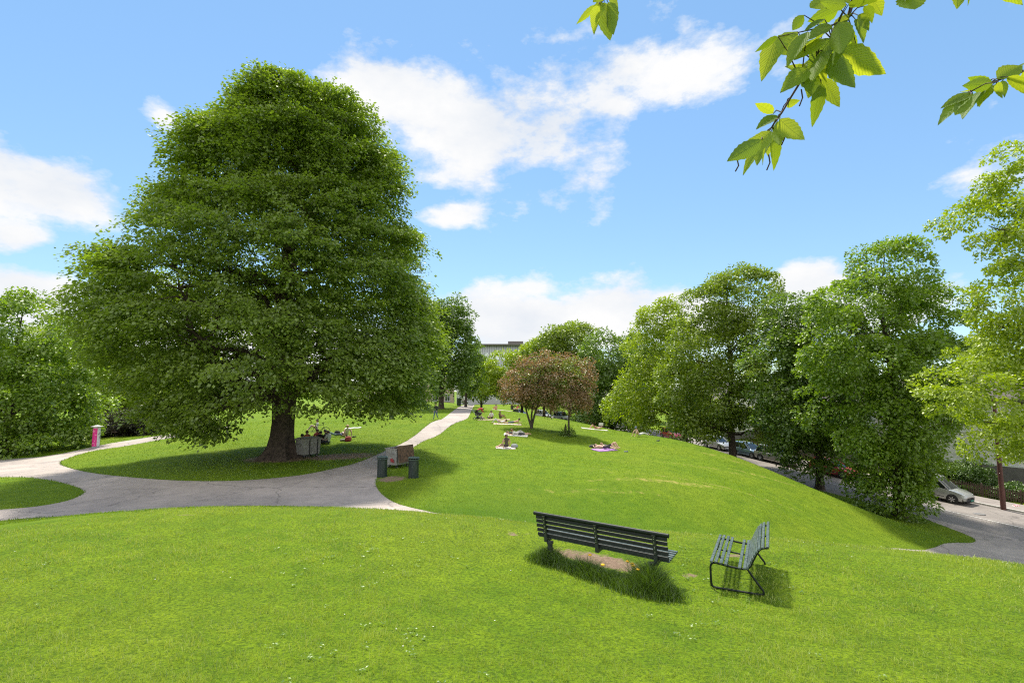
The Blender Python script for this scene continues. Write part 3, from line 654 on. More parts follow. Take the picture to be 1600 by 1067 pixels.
ptree('maple_tree', 'pale green far tree below the glazed roof', 'tree', 815, 100,
      [(820, 582, 32, 30), (842, 565, 26, 32), (792, 583, 34, 32), (812, 606, 34, 24), (766, 594, 28, 27)],
      trunk_h=3, trunk_r=.3, nspray=240, per=80, L=.42, spray=(1.2, 2.0), mat=LIME, seed=37, nlimb=6, group=ROW)
ptree('maple_tree', 'light green far tree filling the belt right above the reddish pair', 'tree', 850, 108,
      [(858, 568, 30, 28), (838, 585, 28, 26), (905, 575, 30, 30), (925, 590, 24, 26), (880, 600, 40, 24)],
      trunk_h=3, trunk_r=.3, nspray=200, per=80, L=.42, spray=(1.2, 2.0), mat=LIME, seed=40, nlimb=6, group=ROW)
ptree('maple_tree', 'low dark tree beside the far end of the path', 'tree', 752, 118,
      [(750, 588, 22, 28), (742, 606, 18, 22), (764, 600, 20, 26)],
      trunk_h=3, trunk_r=.3, nspray=120, per=70, L=.5, spray=(1.4, 2.2), mat=MAPLE2, seed=38, nlimb=5, group=ROW)
ptree('maple_tree', 'far tree whose tip pokes up behind the round topped one', 'tree', 1000, 84,
      [(1000, 560, 26, 36), (990, 600, 30, 40)],
      trunk_h=3, trunk_r=.3, nspray=110, per=80, L=.38, spray=(1.1, 1.8), mat=MAPLE2, seed=39, nlimb=5, group=ROW)
# near yellow green tree at the right edge
ptree('lime_tree', 'bright yellow green tree reaching in over the street from the right edge', 'tree', 1690, 24.5,
      [(1640, 280, 85, 60), (1560, 345, 62, 36, 0), (1660, 400, 110, 70), (1590, 470, 62, 50, -.6), (1680, 540, 130, 75), (1560, 560, 52, 42), (1500, 618, 62, 34, -.8), (1590, 640, 80, 42, -.5), (1545, 690, 34, 22, 0), (1680, 690, 110, 50), (1790, 520, 120, 200), (1740, 330, 110, 110)],
      trunk_h=5, trunk_r=.34, nspray=600, per=120, L=.15, spray=(.45, .85), mat=LIME, seed=41, nlimb=30, gap=.3)
# left edge
ptree('maple_tree', 'big dense tree at the left edge with foliage down to the path', 'tree', 20, 44,
      [(30, 520, 60, 60), (-40, 560, 90, 90), (80, 590, 55, 62), (20, 640, 90, 60, -1), (110, 650, 38, 46), (40, 690, 80, 26, -1), (-120, 600, 110, 110)],
      trunk_h=2.5, trunk_r=.4, nspray=520, per=110, L=.25, spray=(.8, 1.5), mat=MAPLE, seed=51, nlimb=12)
ptree('maple_tree', 'light green tree partly hidden behind the huge lone tree on its left side', 'tree', 190, 66,
      [(170, 600, 60, 40), (230, 610, 60, 36), (300, 600, 60, 46), (120, 560, 40, 40)],
      trunk_h=3, trunk_r=.3, nspray=260, per=80, L=.36, spray=(1.1, 1.8), mat=LIME, seed=52, nlimb=7)
ptree('shrub', 'dark brownish leafless looking shrub behind the pink poster column', 'shrub', 195, 54,
      [(185, 665, 42, 24), (225, 660, 30, 24), (160, 675, 25, 16)],
      trunk_h=.4, trunk_r=.12, nspray=190, per=90, L=.16, spray=(.5, .9), mat=DARKBUSH, seed=53, nlimb=26)
ptree('shrub', 'dark green shrub beside the path, right of the brownish one', 'shrub', 275, 58,
      [(270, 662, 34, 24), (300, 655, 30, 24), (245, 660, 20, 20)],
      trunk_h=.4, trunk_r=.1, nspray=150, per=80, L=.22, spray=(.6, 1.1), mat=MAPLE2, seed=54, nlimb=6)
# behind the big tree on its right side
ptree('maple_tree', 'dark tree showing behind the right side of the huge lone tree', 'tree', 690, 78,
      [(705, 500, 26, 30), (715, 545, 24, 40), (695, 580, 34, 40), (670, 520, 30, 40)],
      trunk_h=5, trunk_r=.4, nspray=260, per=80, L=.36, spray=(1.1, 1.8), mat=MAPLE2, seed=55, nlimb=8)
ptree('birch_tree', 'drooping thin leaved tree in front of the cream building corner', 'tree', 728, 88,
      [(738, 555, 13, 34), (728, 585, 16, 30), (742, 590, 10, 24)],
      trunk_h=4, trunk_r=.2, nspray=110, per=70, L=.3, spray=(.8, 1.3), style='layered', mat=MAPLE2, seed=56, nlimb=8)
# two copper trees on the slope
for (px, py, lst, tr, lab, sd_) in [
    (830, 669, [(838, 595, 45, 42), (812, 606, 33, 33), (852, 580, 36, 30), (842, 622, 38, 20)], [((0, 0), (.10, 0)), ((.05, 0), (-.26, .05)), ((.02, .05), (.3, -.05))], 'reddish brown small tree with three forked stems on the slope', 61),
    (889, 680, [(886, 595, 42, 44), (872, 577, 34, 30), (900, 605, 28, 36), (890, 624, 36, 20)], [((0, 0), (0.0, 0))], 'reddish brown small tree with a single straight stem and grass tuft at its foot', 62)]:
    v = H(px, py, 16); t = tree('copper_tree', lab, 'tree', v, px_lobes(v, v.y, lst), trunk_h=2.1, trunk_r=.085, nspray=205, per=38, L=.15, spray=(.4, .85), mat=COPPER, bark=M_BARK2, seed=sd_, nlimb=24, trunks=tr, gap=.2, group='reddish trees on the slope')
    r = np.random.default_rng(sd_); C, O = lobes_sample(px_lobes(v, v.y, lst), 110, r, (.3, .85)); Vv, Ff, ti = spray_leaves(C, O, r.uniform(.4, .7, len(C)), 42, .16, 'round', r)
    link_mesh('young_leaves', np_mesh('young_leaves', Vv, Ff, ti), GREENISH, t)
# ------------------------------------------------------------------ grass blades (one mass)
GRASS = leaf_mat('grass_blades', (0.11, 0.21, 0.004), (0.29, 0.415, 0.012), .35, (1, 1, .4), .05)
GRASS_NEAR = leaf_mat('near_grass_blades', (0.155, 0.255, 0.018), (0.48, 0.55, 0.10), .35, (1, 1, .45), .06)
TALL = leaf_mat('tall_grass_blades', (0.045, 0.10, 0.008), (0.13, 0.22, 0.016), .35, (1, 1, .4), .07)
lv = np.array([v.co[:] for v in lawn.data.vertices]); lf = np.array([p.vertices[:] for p in lawn.data.polygons])
cen3 = lv[lf].mean(1); A3 = lv[lf]; ar = np.linalg.norm(np.cross(A3[:, 1]-A3[:, 0], A3[:, 2]-A3[:, 0]), axis=1)/2
dist = np.hypot(cen3[:, 0], cen3[:, 1]); ang_ok = np.abs(cen3[:, 0]) < cen3[:, 1]*1.12+1.0
def scatter(mask, dens, r):
    n = r.poisson(ar[mask]*dens[mask]); idx = np.repeat(np.nonzero(mask)[0], n); u, v = r.uniform(0, 1, (2, len(idx))); f = u+v > 1; u[f], v[f] = 1-u[f], 1-v[f]
    T = lv[lf[idx]]; return T[:, 0]+(T[:, 1]-T[:, 0])*u[:, None]+(T[:, 2]-T[:, 0])*v[:, None]
def blades(P, h, w_, r, lean=.5, tint=None):
    n = len(P); a = r.uniform(0, 2*pi, n); S = np.column_stack([np.cos(a), np.sin(a), np.zeros(n)])
    b = r.uniform(0, 2*pi, n); Lb = np.column_stack([np.cos(b), np.sin(b), np.zeros(n)])*r.uniform(.1, 1, n)[:, None]*lean*h[:, None]
    up = np.array([0, 0, 1.0]); W = S*w_[:, None]/2; H_ = h[:, None]
    P = P-up*0.01
    V = np.stack([P-W, P+W, P+Lb*.35+up*H_*.62-W*.8, P+Lb*.35+up*H_*.62+W*.8, P+Lb+up*H_*.95], 1).reshape(-1, 3); k = np.arange(n)[:, None]*5
    F = np.concatenate([k+np.array([[0, 1, 3]]), k+np.array([[0, 3, 2]]), k+np.array([[2, 3, 4]])], 1).reshape(-1, 3)
    t = r.uniform(0, 1, n) if tint is None else tint
    return V, F, np.repeat(t, 5)
def grass_obj(name, P, h, w_, r, mat, lean=.5, tint=None):
    V, F, t = blades(P, h, w_, r, lean, tint); o = link_mesh(name, np_mesh(name, V, F, t), mat); o['kind'] = 'stuff'; return o
gr = np.random.default_rng(3)
near = (dist < 17) & (cen3[:, 1] > 4.2) & ang_ok
dn = np.clip(2300*(5.5/np.maximum(dist, 5.5))**1.35, 260, 2300)
P = scatter(near, dn, gr); dd = dirt_np(P[:, 0], P[:, 1], DIRT); P = P[gr.uniform(0, 1, len(P)) > dd*1.25]; P = P[gr.uniform(0, 1, len(P)) < .78+.5*noise3(P, 8.0, 81)]
pn = .7*noise3(P, 1.3, 77)+.6*noise3(P, .45, 76); pf = noise3(P, 5.0, 78)
pg = noise3(P, 12.0, 80); h = np.clip(.042+.014*pn+.014*pf+.024*pg, .010, .12)*gr.uniform(.6, 1.35, len(P)); dP = np.hypot(P[:, 0], P[:, 1])
wv = .0042*np.clip(dP/6, 1, 2.4)*gr.uniform(.7, 1.3, len(P))
grass_obj('grass', P, h, wv, gr, GRASS_NEAR, .8, np.clip(.45+.26*pn+.24*pf-.26*pg+gr.normal(size=len(P))*.30, 0, 1))
mid = (dist >= 17) & (dist < 75) & (cen3[:, 1] > 14) & ang_ok & ~((cen3[:, 0] > 22) & (cen3[:, 1] > cen3[:, 0]*1.6))
dn = np.clip(200*(17/dist)**1.7, 14, 200); P = scatter(mid, dn, gr); dd = dirt_np(P[:, 0], P[:, 1], DIRT); P = P[gr.uniform(0, 1, len(P)) > dd*1.2]
pn = noise3(P, .5, 79); wr_ = dirt_np(P[:, 0], P[:, 1], WEAR); kk = gr.uniform(0, 1, len(P)) > wr_*1.3; P, pn = P[kk], pn[kk]; dP = np.hypot(P[:, 0], P[:, 1])
grass_obj('grass', P, np.clip(.05+.015*pn, .02, .1)*gr.uniform(.6, 1.4, len(P)), .014*dP/20*gr.uniform(.7, 1.3, len(P)), gr, GRASS, .9, np.clip(.42+.22*pn-.5*hollow_shade_np(P[:, 0], P[:, 1])+gr.normal(size=len(P))*.22, 0, 1))  # blade tint also takes the painted shading of the hollow
# fringe of longer blades along path edges
def fringe(poly, r, per=26, hmax=.1):
    q = np.asarray(poly); out = []
    for a, b in zip(q, np.roll(q, -1, 0)):
        L = np.hypot(*(b-a)); m = (a+b)/2
        if m[1] < 4 or np.hypot(*m) > 60 or abs(m[0]) > m[1]*1.15 or L > 12: continue
        n = r.poisson(L*per*min(1, 22/np.hypot(*m))); t = r.uniform(0, 1, n)[:, None]; out.append(a+(b-a)*t+r.normal(size=(n, 2))*.035)
    return np.vstack(out)
E = np.vstack([fringe(path_poly, gr), fringe(island, gr)]); E = np.column_stack([E, ground(E[:, 0], E[:, 1])]); dP = np.hypot(E[:, 0], E[:, 1])
grass_obj('grass', E, gr.uniform(.03, .09, len(E)), .012*dP/20, gr, TALL, .9)
# broad leaves (plantain, clover) and daisies in the near lawn
m_near = (dist < 13.5) & (cen3[:, 1] > 4.2) & ang_ok
P = scatter(m_near, np.full(len(ar), 3.0), gr); nb = noise3(P, 1.1, 91); P = P[nb > .15]; P = np.repeat(P, 6, 0); P = P+np.column_stack([gr.normal(size=(len(P), 2))*.035, np.full(len(P), .03)])
a = gr.uniform(0, 2*pi, len(P)); D = np.column_stack([np.cos(a), np.sin(a), np.full(len(P), .25)]); N = np.column_stack([gr.normal(size=(len(P), 2))*.3, np.ones(len(P))])
V, F = leaf_cards(P, D, N, gr.uniform(.02, .05, len(P)), gr.uniform(.015, .035, len(P)))
CLOVER = leaf_mat('broad_weed_leaves', (0.09, 0.17, 0.02), (0.19, 0.30, 0.05), .35, gloss=.06)
o = link_mesh('clover', np_mesh('clover', V, F, np.repeat(gr.uniform(0, 1, len(P)), 4)), CLOVER); o['kind'] = 'stuff'
P = scatter((dist < 24) & (cen3[:, 1] > 4.2) & ang_ok, np.full(len(ar), .5), gr); nb = noise3(P, .7, 95); P = P[nb > .1]
P = np.repeat(P, 5, 0); a = np.tile(np.linspace(0, 2*pi, 5, endpoint=False), len(P)//5); D = np.column_stack([np.cos(a), np.sin(a), np.full(len(P), .3)]); P[:, 2] += .055
V, F = leaf_cards(P, D, np.tile([[0, 0, 1.0]], (len(P), 1)), np.full(len(P), .011), np.full(len(P), .009))
DAISY = paint('daisy_petals', (0.75, 0.74, 0.7), .7, .05)
o = link_mesh('daisies', np_mesh('daisies', V, F), DAISY); o['kind'] = 'stuff'

# ------------------------------------------------------------------ benches
M_GREEN = paint('dark_green_bench_paint', (0.005, 0.010, 0.008), .5, .25, 9, dirt=(0.016, 0.024, 0.020, 1), bump=.15, bscale=70)
M_GREEN.node_tree.nodes['Principled BSDF'].inputs['Specular IOR Level'].default_value = .3
M_SLAT = paint('weathered_grey_green_slats', (0.055, 0.085, 0.076), .45, .3, 8, coat=.15, dirt=(0.17, 0.20, 0.195, 1), bump=.2, bscale=55)
M_IRON = paint('dark_green_iron', (0.018, 0.026, 0.025), .45, .3, 12, dirt=(0.05, 0.05, 0.045, 1), bump=.2)
M_BOLT = paint('bright_bolt', (0.55, 0.55, 0.52), .35, .2, 20, metal=.8)
def slat(mb, c, size, tilt): mb.box(c, size, (tilt, 0, 0), ch=.006)
pl, pr = Vector(pxY(836, 801, 10.05)), Vector(pxY(1043, 838, 8.5))
Lb = (pr-pl).to_2d().length; mid_ = (pl+pr)/2; gb = gz(mid_.x, mid_.y); rzb = math.atan2(pr.y-pl.y, pr.x-pl.x)
bt = thing('park_bench', 'long dark green slatted bench seen from behind with tall grass and dandelions at its feet', 'bench', (mid_.x, mid_.y, gb), rzb)
# local: x along the bench, +y towards the sitter (seat side), z up
top_h = mid_.z-gb; k = top_h/.86
def backy(z): return -.02+(z-.42*k)*-.22*0+ .02+ (.86*k-z)*.20     # leans: the top sits further back
prof_b = [(.47, 0), (.555, 1), (.64, 2), (.725, 3)]
for z, _ in prof_b+[(.80, 4)]:
    mb = MB(); slat(mb, (0, backy(z*k), z*k), (Lb-.03, .028, .062), R(-11)); mb.build('back_slat', M_GREEN, bt)
mb = MB(); mb.tube([(-Lb/2-.02, backy(.86*k), .865*k), (Lb/2+.02, backy(.86*k), .865*k)], .034, 14); mb.build('top_rail', M_GREEN, bt, smooth=True)
for i in range(6):
    mb = MB(); slat(mb, (0, .12+i*.072, .425*k+.012*i), (Lb-.03, .05, .03), R(3)); mb.build('seat_slat', M_SLAT, bt)
for sx in (-.415, -.0, .415):
    x = sx*Lb; mb = MB()
    mb.loft([[(x-.028, backy(z*k)-.05-o_, z*k), (x+.028, backy(z*k)-.05-o_, z*k), (x+.028, backy(z*k)-.022, z*k), (x-.028, backy(z*k)-.022, z*k)] for z, o_ in [(.36, .03), (.42, .02), (.5, .004), (.6, 0), (.7, 0), (.8, .004), (.845, .01)]])
    mb.loft([[(x-.022, y, z-.022), (x+.022, y, z-.022), (x+.022, y, z+.012), (x-.022, y, z+.012)] for y, z in [(.05, .37*k), (.15, .385*k), (.35, .395*k), (.53, .41*k)]])
    o = mb.build('back_support', M_IRON, bt)
    for z in (.47, .555, .64, .725, .80):
        for dz in (-.014, .014): bl = MB(); bl.lathe([(0, -.007), (.006, -.006), (.007, .0)], (x, backy(z*k)-.053, z*k+dz), 8, axis='y'); bl.build('bolt', M_BOLT, o)
for sx in (-.385, .385):
    x = sx*Lb
    mb = MB(); mb.lathe([(.085, -.15), (.085, .02), (.052, .03), (.05, .33*k), (.065, .335*k), (.065, .375*k)], (x, .06, 0), 14); mb.build('leg', M_IRON, bt, smooth=True)

ft = H(1112, 918); rr_ = Vector(pxY(1195, 937, 8.33)); u = Vector((.45, .893, 0)); v = Vector((.893, -.45, 0))
rz2 = math.atan2(v.y, v.x); g2z = gz(ft.x+.5, ft.y+.4)
b2 = thing('park_bench', 'grey green slatted bench on bent tube runners seen from its end', 'bench', (ft.x, ft.y, g2z+.0), rz2)
# local: x from front to back, y along the bench (away from viewer), z up
L2 = 1.66
seat_p = [(.02, .425), (.088, .428), (.165, .418), (.235, .408), (.44, .385), (.515, .385)]
back_p = [(.575, .405), (.605, .455), (.628, .508), (.652, .560), (.678, .612), (.708, .662), (.746, .708), (.795, .738), (.862, .758)]
for i, (x, z) in enumerate(seat_p):
    mb = MB(); mb.box((x, L2/2-.08, z+.015), (.048, L2+.06, .032), (0, [R(0), R(4), R(8), R(8), R(2), R(-6)][i], 0), ch=.006); mb.build('seat_slat', M_SLAT, b2)
for i, (x, z) in enumerate(back_p):
    a = back_p[max(i-1, 0)]; b = back_p[min(i+1, 8)]; t = math.atan2(b[1]-a[1], b[0]-a[0]); nx, nz = -sin(t), cos(t)
    mb = MB(); mb.box((x+nx*.02, L2/2-.08, z+nz*.02), (.046, L2+.06, .03), (0, -t, 0), ch=.006); mb.build('back_slat', M_SLAT, b2)
def arc(p0, p1, p2, n=5): return [tuple(np.array(p0)*(1-t)**2+2*np.array(p1)*t*(1-t)+np.array(p2)*t*t) for t in np.linspace(0, 1, n)]
def runner(y):
    mb = MB()
    pts = [(x, y, z) for x, z in [(.0, .03), (-.005, .2)]+arc((-.005, .33), (.0, .405), (.075, .405))+[(.2, .39), (.33, .375)]+arc((.45, .365), (.56, .36), (.6, .435))+[(.65, .545), (.70, .64)]+arc((.73, .69), (.77, .735), (.87, .742))]
    mb.tube(pts, .017, 10)
    pts = [(x, y, z) for x, z in [(.545, .385), (.60, .30), (.70, .16)]+arc((.76, .085), (.80, .012), (.70, .014), 7)+[(.4, .014), (.15, .016)]+arc((.06, .016), (.0, .018), (.0, .09), 5)]
    mb.tube(pts, .017, 10); return mb
for y in (-.02, L2-.15): runner(y).build('frame', M_GREEN, b2, smooth=True)
mb = MB(); y = L2*.48; mb.tube([(.02, y, .40), (.2, y, .388), (.45, y, .362), (.57, y, .38), (.65, y, .54), (.72, y, .67), (.86, y, .74)], .013, 8); mb.build('middle_strap', M_GREEN, b2, smooth=True)

# tall grass at the feet of the long bench, dandelions, scraps
tg = []; r = np.random.default_rng(12)
MW = Matrix.Translation((mid_.x, mid_.y, gb)) @ Matrix.Rotation(rzb, 4, 'Z')
def bench_pt(x, y): return MW @ Vector((x, y, 0))
for (cx, cy, sx_, sy_, n, hh) in [(-1.0, .04, .16, .12, 1300, .27), (-1.1, -.1, .14, .1, 700, .17), (-.72, -.06, .22, .09, 900, .2), (-.15, -.14, .22, .09, 1500, .28), (.15, -.22, .26, .1, 1200, .23), (.5, -.26, .22, .1, 1000, .22), (1.0, -.12, .17, .14, 3000, .46), (1.14, -.24, .17, .14, 1600, .36), (.85, -.36, .22, .12, 1000, .24), (1.3, -.2, .16, .12, 700, .22)]:
    q = r.normal(size=(n, 2))*np.array([sx_, sy_])+np.array([cx, cy]); c_, s_ = cos(rzb), sin(rzb)
    X = mid_.x+q[:, 0]*c_-q[:, 1]*s_; Y = mid_.y+q[:, 0]*s_+q[:, 1]*c_; fall = np.exp(-.5*(((q-[cx, cy])/[sx_*1.5, sy_*1.5])**2).sum(1))
    tg.append(np.column_stack([X, Y, ground(X, Y), hh*fall*r.uniform(.5, 1.2, n)+.04]))
tg = np.vstack(tg); grass_obj('tall_grass', tg[:, :3], tg[:, 3], np.full(len(tg), .0075), r, TALL, 1.0)
M_STEM = paint('flower_stem', (0.10, 0.17, 0.03), .7); M_DAND = paint('dandelion_yellow', (0.75, 0.42, 0.01), .7, .1)
for i, (px, py) in enumerate([(942, 891), (988, 889), (990, 893), (997, 899), (922, 874), (981, 885)]):
    v = H(px, py+22); h_ = .31
    f = thing('dandelion', ['yellow dandelion in the middle of the long bench\'s grass fringe', 'yellow dandelion, topmost of the close pair under the long bench', 'yellow dandelion, lower one of the close pair under the long bench', 'yellow dandelion nearest the big grass tuft at the long bench end', 'small yellow dandelion beside the bare soil patch', 'yellow dandelion just up and left of the close pair'][i], 'flower', v, 0, 'dandelions under the long bench')
    mb = MB(); mb.tube([(0, 0, -.02), (.01, 0, h_*.5), (.005, .01, h_)], .004, 5); mb.build('stem', M_STEM, f)
    mb = MB(); mb.lathe([(.008, h_-.015), (.028, h_-.005), (.034, h_+.006), (.024, h_+.016), (0, h_+.02)], (.005, .01, 0), 12); mb.build('flower_head', M_DAND, f)
M_PAPER = paint('paper_scrap', (0.7, 0.7, 0.68), .7, .08)
v = H(966, 909); mb = MB(); mb.loft([[(-.04, -.012, .05), (-.04, .012, .045)], [(0, -.016, .07), (0, .01, .06)], [(.05, -.008, .10), (.05, .014, .09)]], cap=False, closed=False); o = mb.build('paper_scrap', M_PAPER); o.location = v; o.rotation_euler = (0, 0, .4); tag(o, 'crumpled white paper scrap lying in the grass under the long bench', 'litter')
sm = o.modifiers.new('s', 'SOLIDIFY'); sm.thickness = .002
# ------------------------------------------------------------------ people
SKIN_T = [(0.55, 0.33, 0.23), (0.62, 0.40, 0.29), (0.42, 0.24, 0.16)]
_mats = {}
def flat(name, col, rough=.75, var=.1, **kw):
    key = (name, col)
    if key not in _mats: _mats[key] = paint(name, col, rough, var, 14, **kw)
    return _mats[key]
POSES = {
 'sit': dict(pel=(0, 0, .13), wai=(0, -.04, .27), che=(0, -.05, .45), nek=(0, -.02, .60), hd0=(0, .0, .68), hd1=(0, .01, .79), sh=(.17, -.05, .52), el=(.25, .05, .30), wr=(.17, .27, .30), ha=(.13, .34, .31), hip=(.09, .02, .12), kn=(.15, .38, .40), an=(.12, .60, .07), to=(.12, .74, .04)),
 'cross': dict(pel=(0, 0, .12), wai=(0, -.02, .26), che=(0, 0, .44), nek=(0, .03, .59), hd0=(0, .06, .66), hd1=(0, .09, .77), sh=(.17, 0, .51), el=(.26, .08, .29), wr=(.16, .26, .22), ha=(.1, .32, .2), hip=(.09, .03, .12), kn=(.34, .30, .17), an=(-.06, .36, .07), to=(-.17, .42, .05)),
 'side': dict(pel=(0, 0, .12), wai=(0, -.02, .27), che=(0, -.03, .46), nek=(0, 0, .61), hd0=(0, .02, .69), hd1=(0, .04, .80), sh=(.17, -.03, .53), el=(.24, -.02, .30), wr=(.22, .14, .14), ha=(.2, .22, .1), hip=(.09, .02, .11), kn=(-.22, .36, .12), an=(-.55, .22, .06), to=(-.66, .20, .05)),
 'lean': dict(pel=(0, 0, .12), wai=(0, -.1, .24), che=(0, -.2, .40), nek=(0, -.24, .55), hd0=(0, -.24, .63), hd1=(0, -.22, .74), sh=(.18, -.22, .47), el=(.23, -.38, .28), wr=(.22, -.45, .06), ha=(.22, -.50, .03), hip=(.09, .02, .12), kn=(.13, .46, .24), an=(.12, .86, .06), to=(.13, .94, .15)),
 'back': dict(pel=(0, 0, .12), wai=(0, -.16, .13), che=(0, -.36, .14), nek=(0, -.54, .17), hd0=(0, -.62, .19), hd1=(0, -.72, .21), sh=(.19, -.44, .14), el=(.36, -.58, .09), wr=(.19, -.76, .13), ha=(.11, -.80, .16), hip=(.09, .04, .11), kn=(.14, .48, .16), an=(.16, .88, .06), to=(.2, .93, .16)),
 'knees': dict(pel=(0, 0, .12), wai=(0, -.16, .13), che=(0, -.36, .15), nek=(0, -.54, .2), hd0=(0, -.62, .25), hd1=(0, -.70, .32), sh=(.19, -.44, .17), el=(.28, -.2, .12), wr=(.16, .0, .22), ha=(.1, .05, .25), hip=(.09, .04, .11), kn=(.14, .36, .44), an=(.14, .62, .06), to=(.15, .75, .05)),
 'front': dict(pel=(0, 0, .12), wai=(0, .17, .13), che=(0, .37, .19), nek=(0, .52, .28), hd0=(0, .58, .34), hd1=(0, .65, .43), sh=(.18, .42, .22), el=(.22, .52, .05), wr=(.12, .72, .06), ha=(.08, .79, .07), hip=(.09, -.04, .11), kn=(.12, -.46, .08), an=(.13, -.86, .08), to=(.14, -.98, .04)),
 'walk': dict(pel=(0, 0, .94), wai=(0, .01, 1.08), che=(0, .02, 1.30), nek=(0, .03, 1.47), hd0=(0, .05, 1.56), hd1=(0, .07, 1.68), sh=(.19, .02, 1.40), el=(.26, -.05, 1.13), wr=(.25, .08, .90), ha=(.24, .12, .82), hip=(.09, 0, .90), kn=(.11, .16, .50), an=(.11, .24, .09), to=(.12, .40, .05)),
 'bend': dict(pel=(0, 0, .92), wai=(0, .14, 1.02), che=(0, .36, 1.12), nek=(0, .53, 1.13), hd0=(0, .61, 1.12), hd1=(0, .70, 1.07), sh=(.18, .44, 1.12), el=(.22, .56, .88), wr=(.17, .70, .72), ha=(.15, .76, .67), hip=(.09, 0, .89), kn=(.12, .06, .48), an=(.12, -.02, .09), to=(.13, .14, .05))}
POSE_L = {'walk': dict(el=(-.27, .08, 1.13), wr=(-.25, .22, .93), ha=(-.23, .27, .86), kn=(-.1, -.02, .49), an=(-.1, -.30, .16), to=(-.1, -.20, .06)),
          'cross': dict(an=(.06, .44, .06), to=(.17, .46, .05)), 'side': dict(kn=(-.28, .22, .2), an=(-.55, .05, .06), to=(-.66, .0, .05), wr=(-.22, -.15, .1), ha=(-.22, -.2, .04), el=(-.25, -.1, .3)),
          'back': dict(kn=(-.16, .40, .30), an=(-.2, .70, .06), to=(-.2, .8, .07))}
def seg_class(k, s):
    top = s['top']; bot = s['bot']
    if k in ('pel-wai',): return top if s.get('long', True) else 'skin'
    if k in ('wai-che', 'che-nek', 'che-sh'): return top
    if k == 'sh-el': return top if s.get('sleeve', 1) >= 1 else 'skin'
    if k == 'el-wr': return top if s.get('sleeve', 1) >= 2 else 'skin'
    if k in ('pel-hip', 'hip-kn'): return bot
    if k == 'kn-an': return bot if s.get('trousers', True) else 'skin'
    if k == 'an-to': return s.get('shoe', 'skin')
    return 'skin'
def person(label, loc, rz, pose, top='none', bot=(.04, .05, .08), hair=(.05, .03, .02), skin=0, sc_=1.0, lift=0.0, group=None, long_hair=False, **kw):
    s = dict(top=top if top != 'none' else 'skin', bot=bot, **kw)
    J = POSES[pose]; mir = POSE_L.get(pose, {})
    pts = {}
    for k in ('pel', 'wai', 'che', 'nek', 'hd0', 'hd1'): pts[k] = Vector(J[k])
    for k in ('sh', 'el', 'wr', 'ha', 'hip', 'kn', 'an', 'to'):
        pts[k+'R'] = Vector(J[k]); pts[k+'L'] = Vector(mir[k]) if k in mir else Vector((-J[k][0], J[k][1], J[k][2]))
    rad = dict(pel=.135, wai=.115, che=.135, nek=.052, hd0=.075, hd1=.092, sh=.07, el=.043, wr=.028, ha=.032, hip=.088, kn=.058, an=.038, to=.034)
    if top == 'none' and not kw.get('woman'): rad['wai'] = .12
    E = [('pel', 'wai'), ('wai', 'che'), ('che', 'nek'), ('nek', 'hd0'), ('hd0', 'hd1')]
    for q in 'RL': E += [('che', 'sh'+q), ('sh'+q, 'el'+q), ('el'+q, 'wr'+q), ('wr'+q, 'ha'+q), ('pel', 'hip'+q), ('hip'+q, 'kn'+q), ('kn'+q, 'an'+q), ('an'+q, 'to'+q)]
    names = list(pts); ix = {k: i for i, k in enumerate(names)}
    me = bpy.data.meshes.new('person'); me.from_pydata([pts[k] for k in names], [(ix[a], ix[b]) for a, b in E], [])
    o = bpy.data.objects.new('person', me); COL.objects.link(o)
    o.modifiers.new('s', 'SKIN'); sm = o.modifiers.new('u', 'SUBSURF'); sm.levels = 2; sm.render_levels = 2
    for k in names:
        sv = me.skin_vertices[0].data[ix[k]]; r_ = rad[k.rstrip('RL') if k[-1] in 'RL' else k]; sv.radius = (r_, r_*(.72 if k in ('wai', 'che') else .85 if k == 'pel' else 1)); sv.use_root = (k == 'pel')
    bpy.context.view_layer.update(); dg = bpy.context.evaluated_depsgraph_get()
    m2 = bpy.data.meshes.new_from_object(o.evaluated_get(dg)); m2.name = 'person'
    o.modifiers.clear(); o.data = m2; bpy.data.meshes.remove(me)
    # fingers, thumb and nose belong to the same body mesh
    bm = bmesh.new(); bm.from_mesh(m2); ex = MB()
    for q in 'RL':
        w_, h_ = pts['wr'+q], pts['ha'+q]; d = (h_-w_).normalized(); sd_ = d.cross(Vector((0, 0, 1))); sd_ = sd_.normalized() if sd_.length > .1 else Vector((1, 0, 0)); dn = d.cross(sd_)
        for f_, ln in zip((-1.5, -.5, .5, 1.5), (.07, .082, .078, .06)):
            b = h_+sd_*f_*.017+d*.012; ex.tube([b, b+d*ln*.55, b+d*ln*.85+dn*.02], [.009, .008, .006], 5)
        b = h_-sd_*.03-d*.01; ex.tube([b, b-sd_*.022+d*.03, b-sd_*.02+d*.055], [.01, .009, .006], 5)
    hd = pts['hd0'].lerp(pts['hd1'], .45); ax = (pts['hd1']-pts['hd0']).normalized(); fw = (Vector((0, 1, 0))-ax*ax.y); fw = fw.normalized() if fw.length > .25 else Vector((0, 0, 1))
    if pose in ('back',): fw = Vector((0, -.35, 1)).normalized()
    rt = fw.cross(ax)
    ex.tube([hd+fw*.078, hd+fw*.105-ax*.02, hd+fw*.09-ax*.035], [.008, .014, .006], 5)
    for q in (-1, 1): ex.tube([hd+rt*q*.086-ax*.025, hd+rt*q*.1, hd+rt*q*.09+ax*.025], [.008, .014, .008], 5)
    nb = len(bm.faces)
    for q in (-1, 1): ex.box(hd+rt*q*.033+fw*.083+ax*.012, (.016, .012, .008))
    ex.box(hd+fw*.082-ax*.045, (.036, .01, .008))
    vs = [bm.verts.new(v) for v in ex.v]
    for f in ex.f:
        try: bm.faces.new([vs[i] for i in f])
        except ValueError: pass
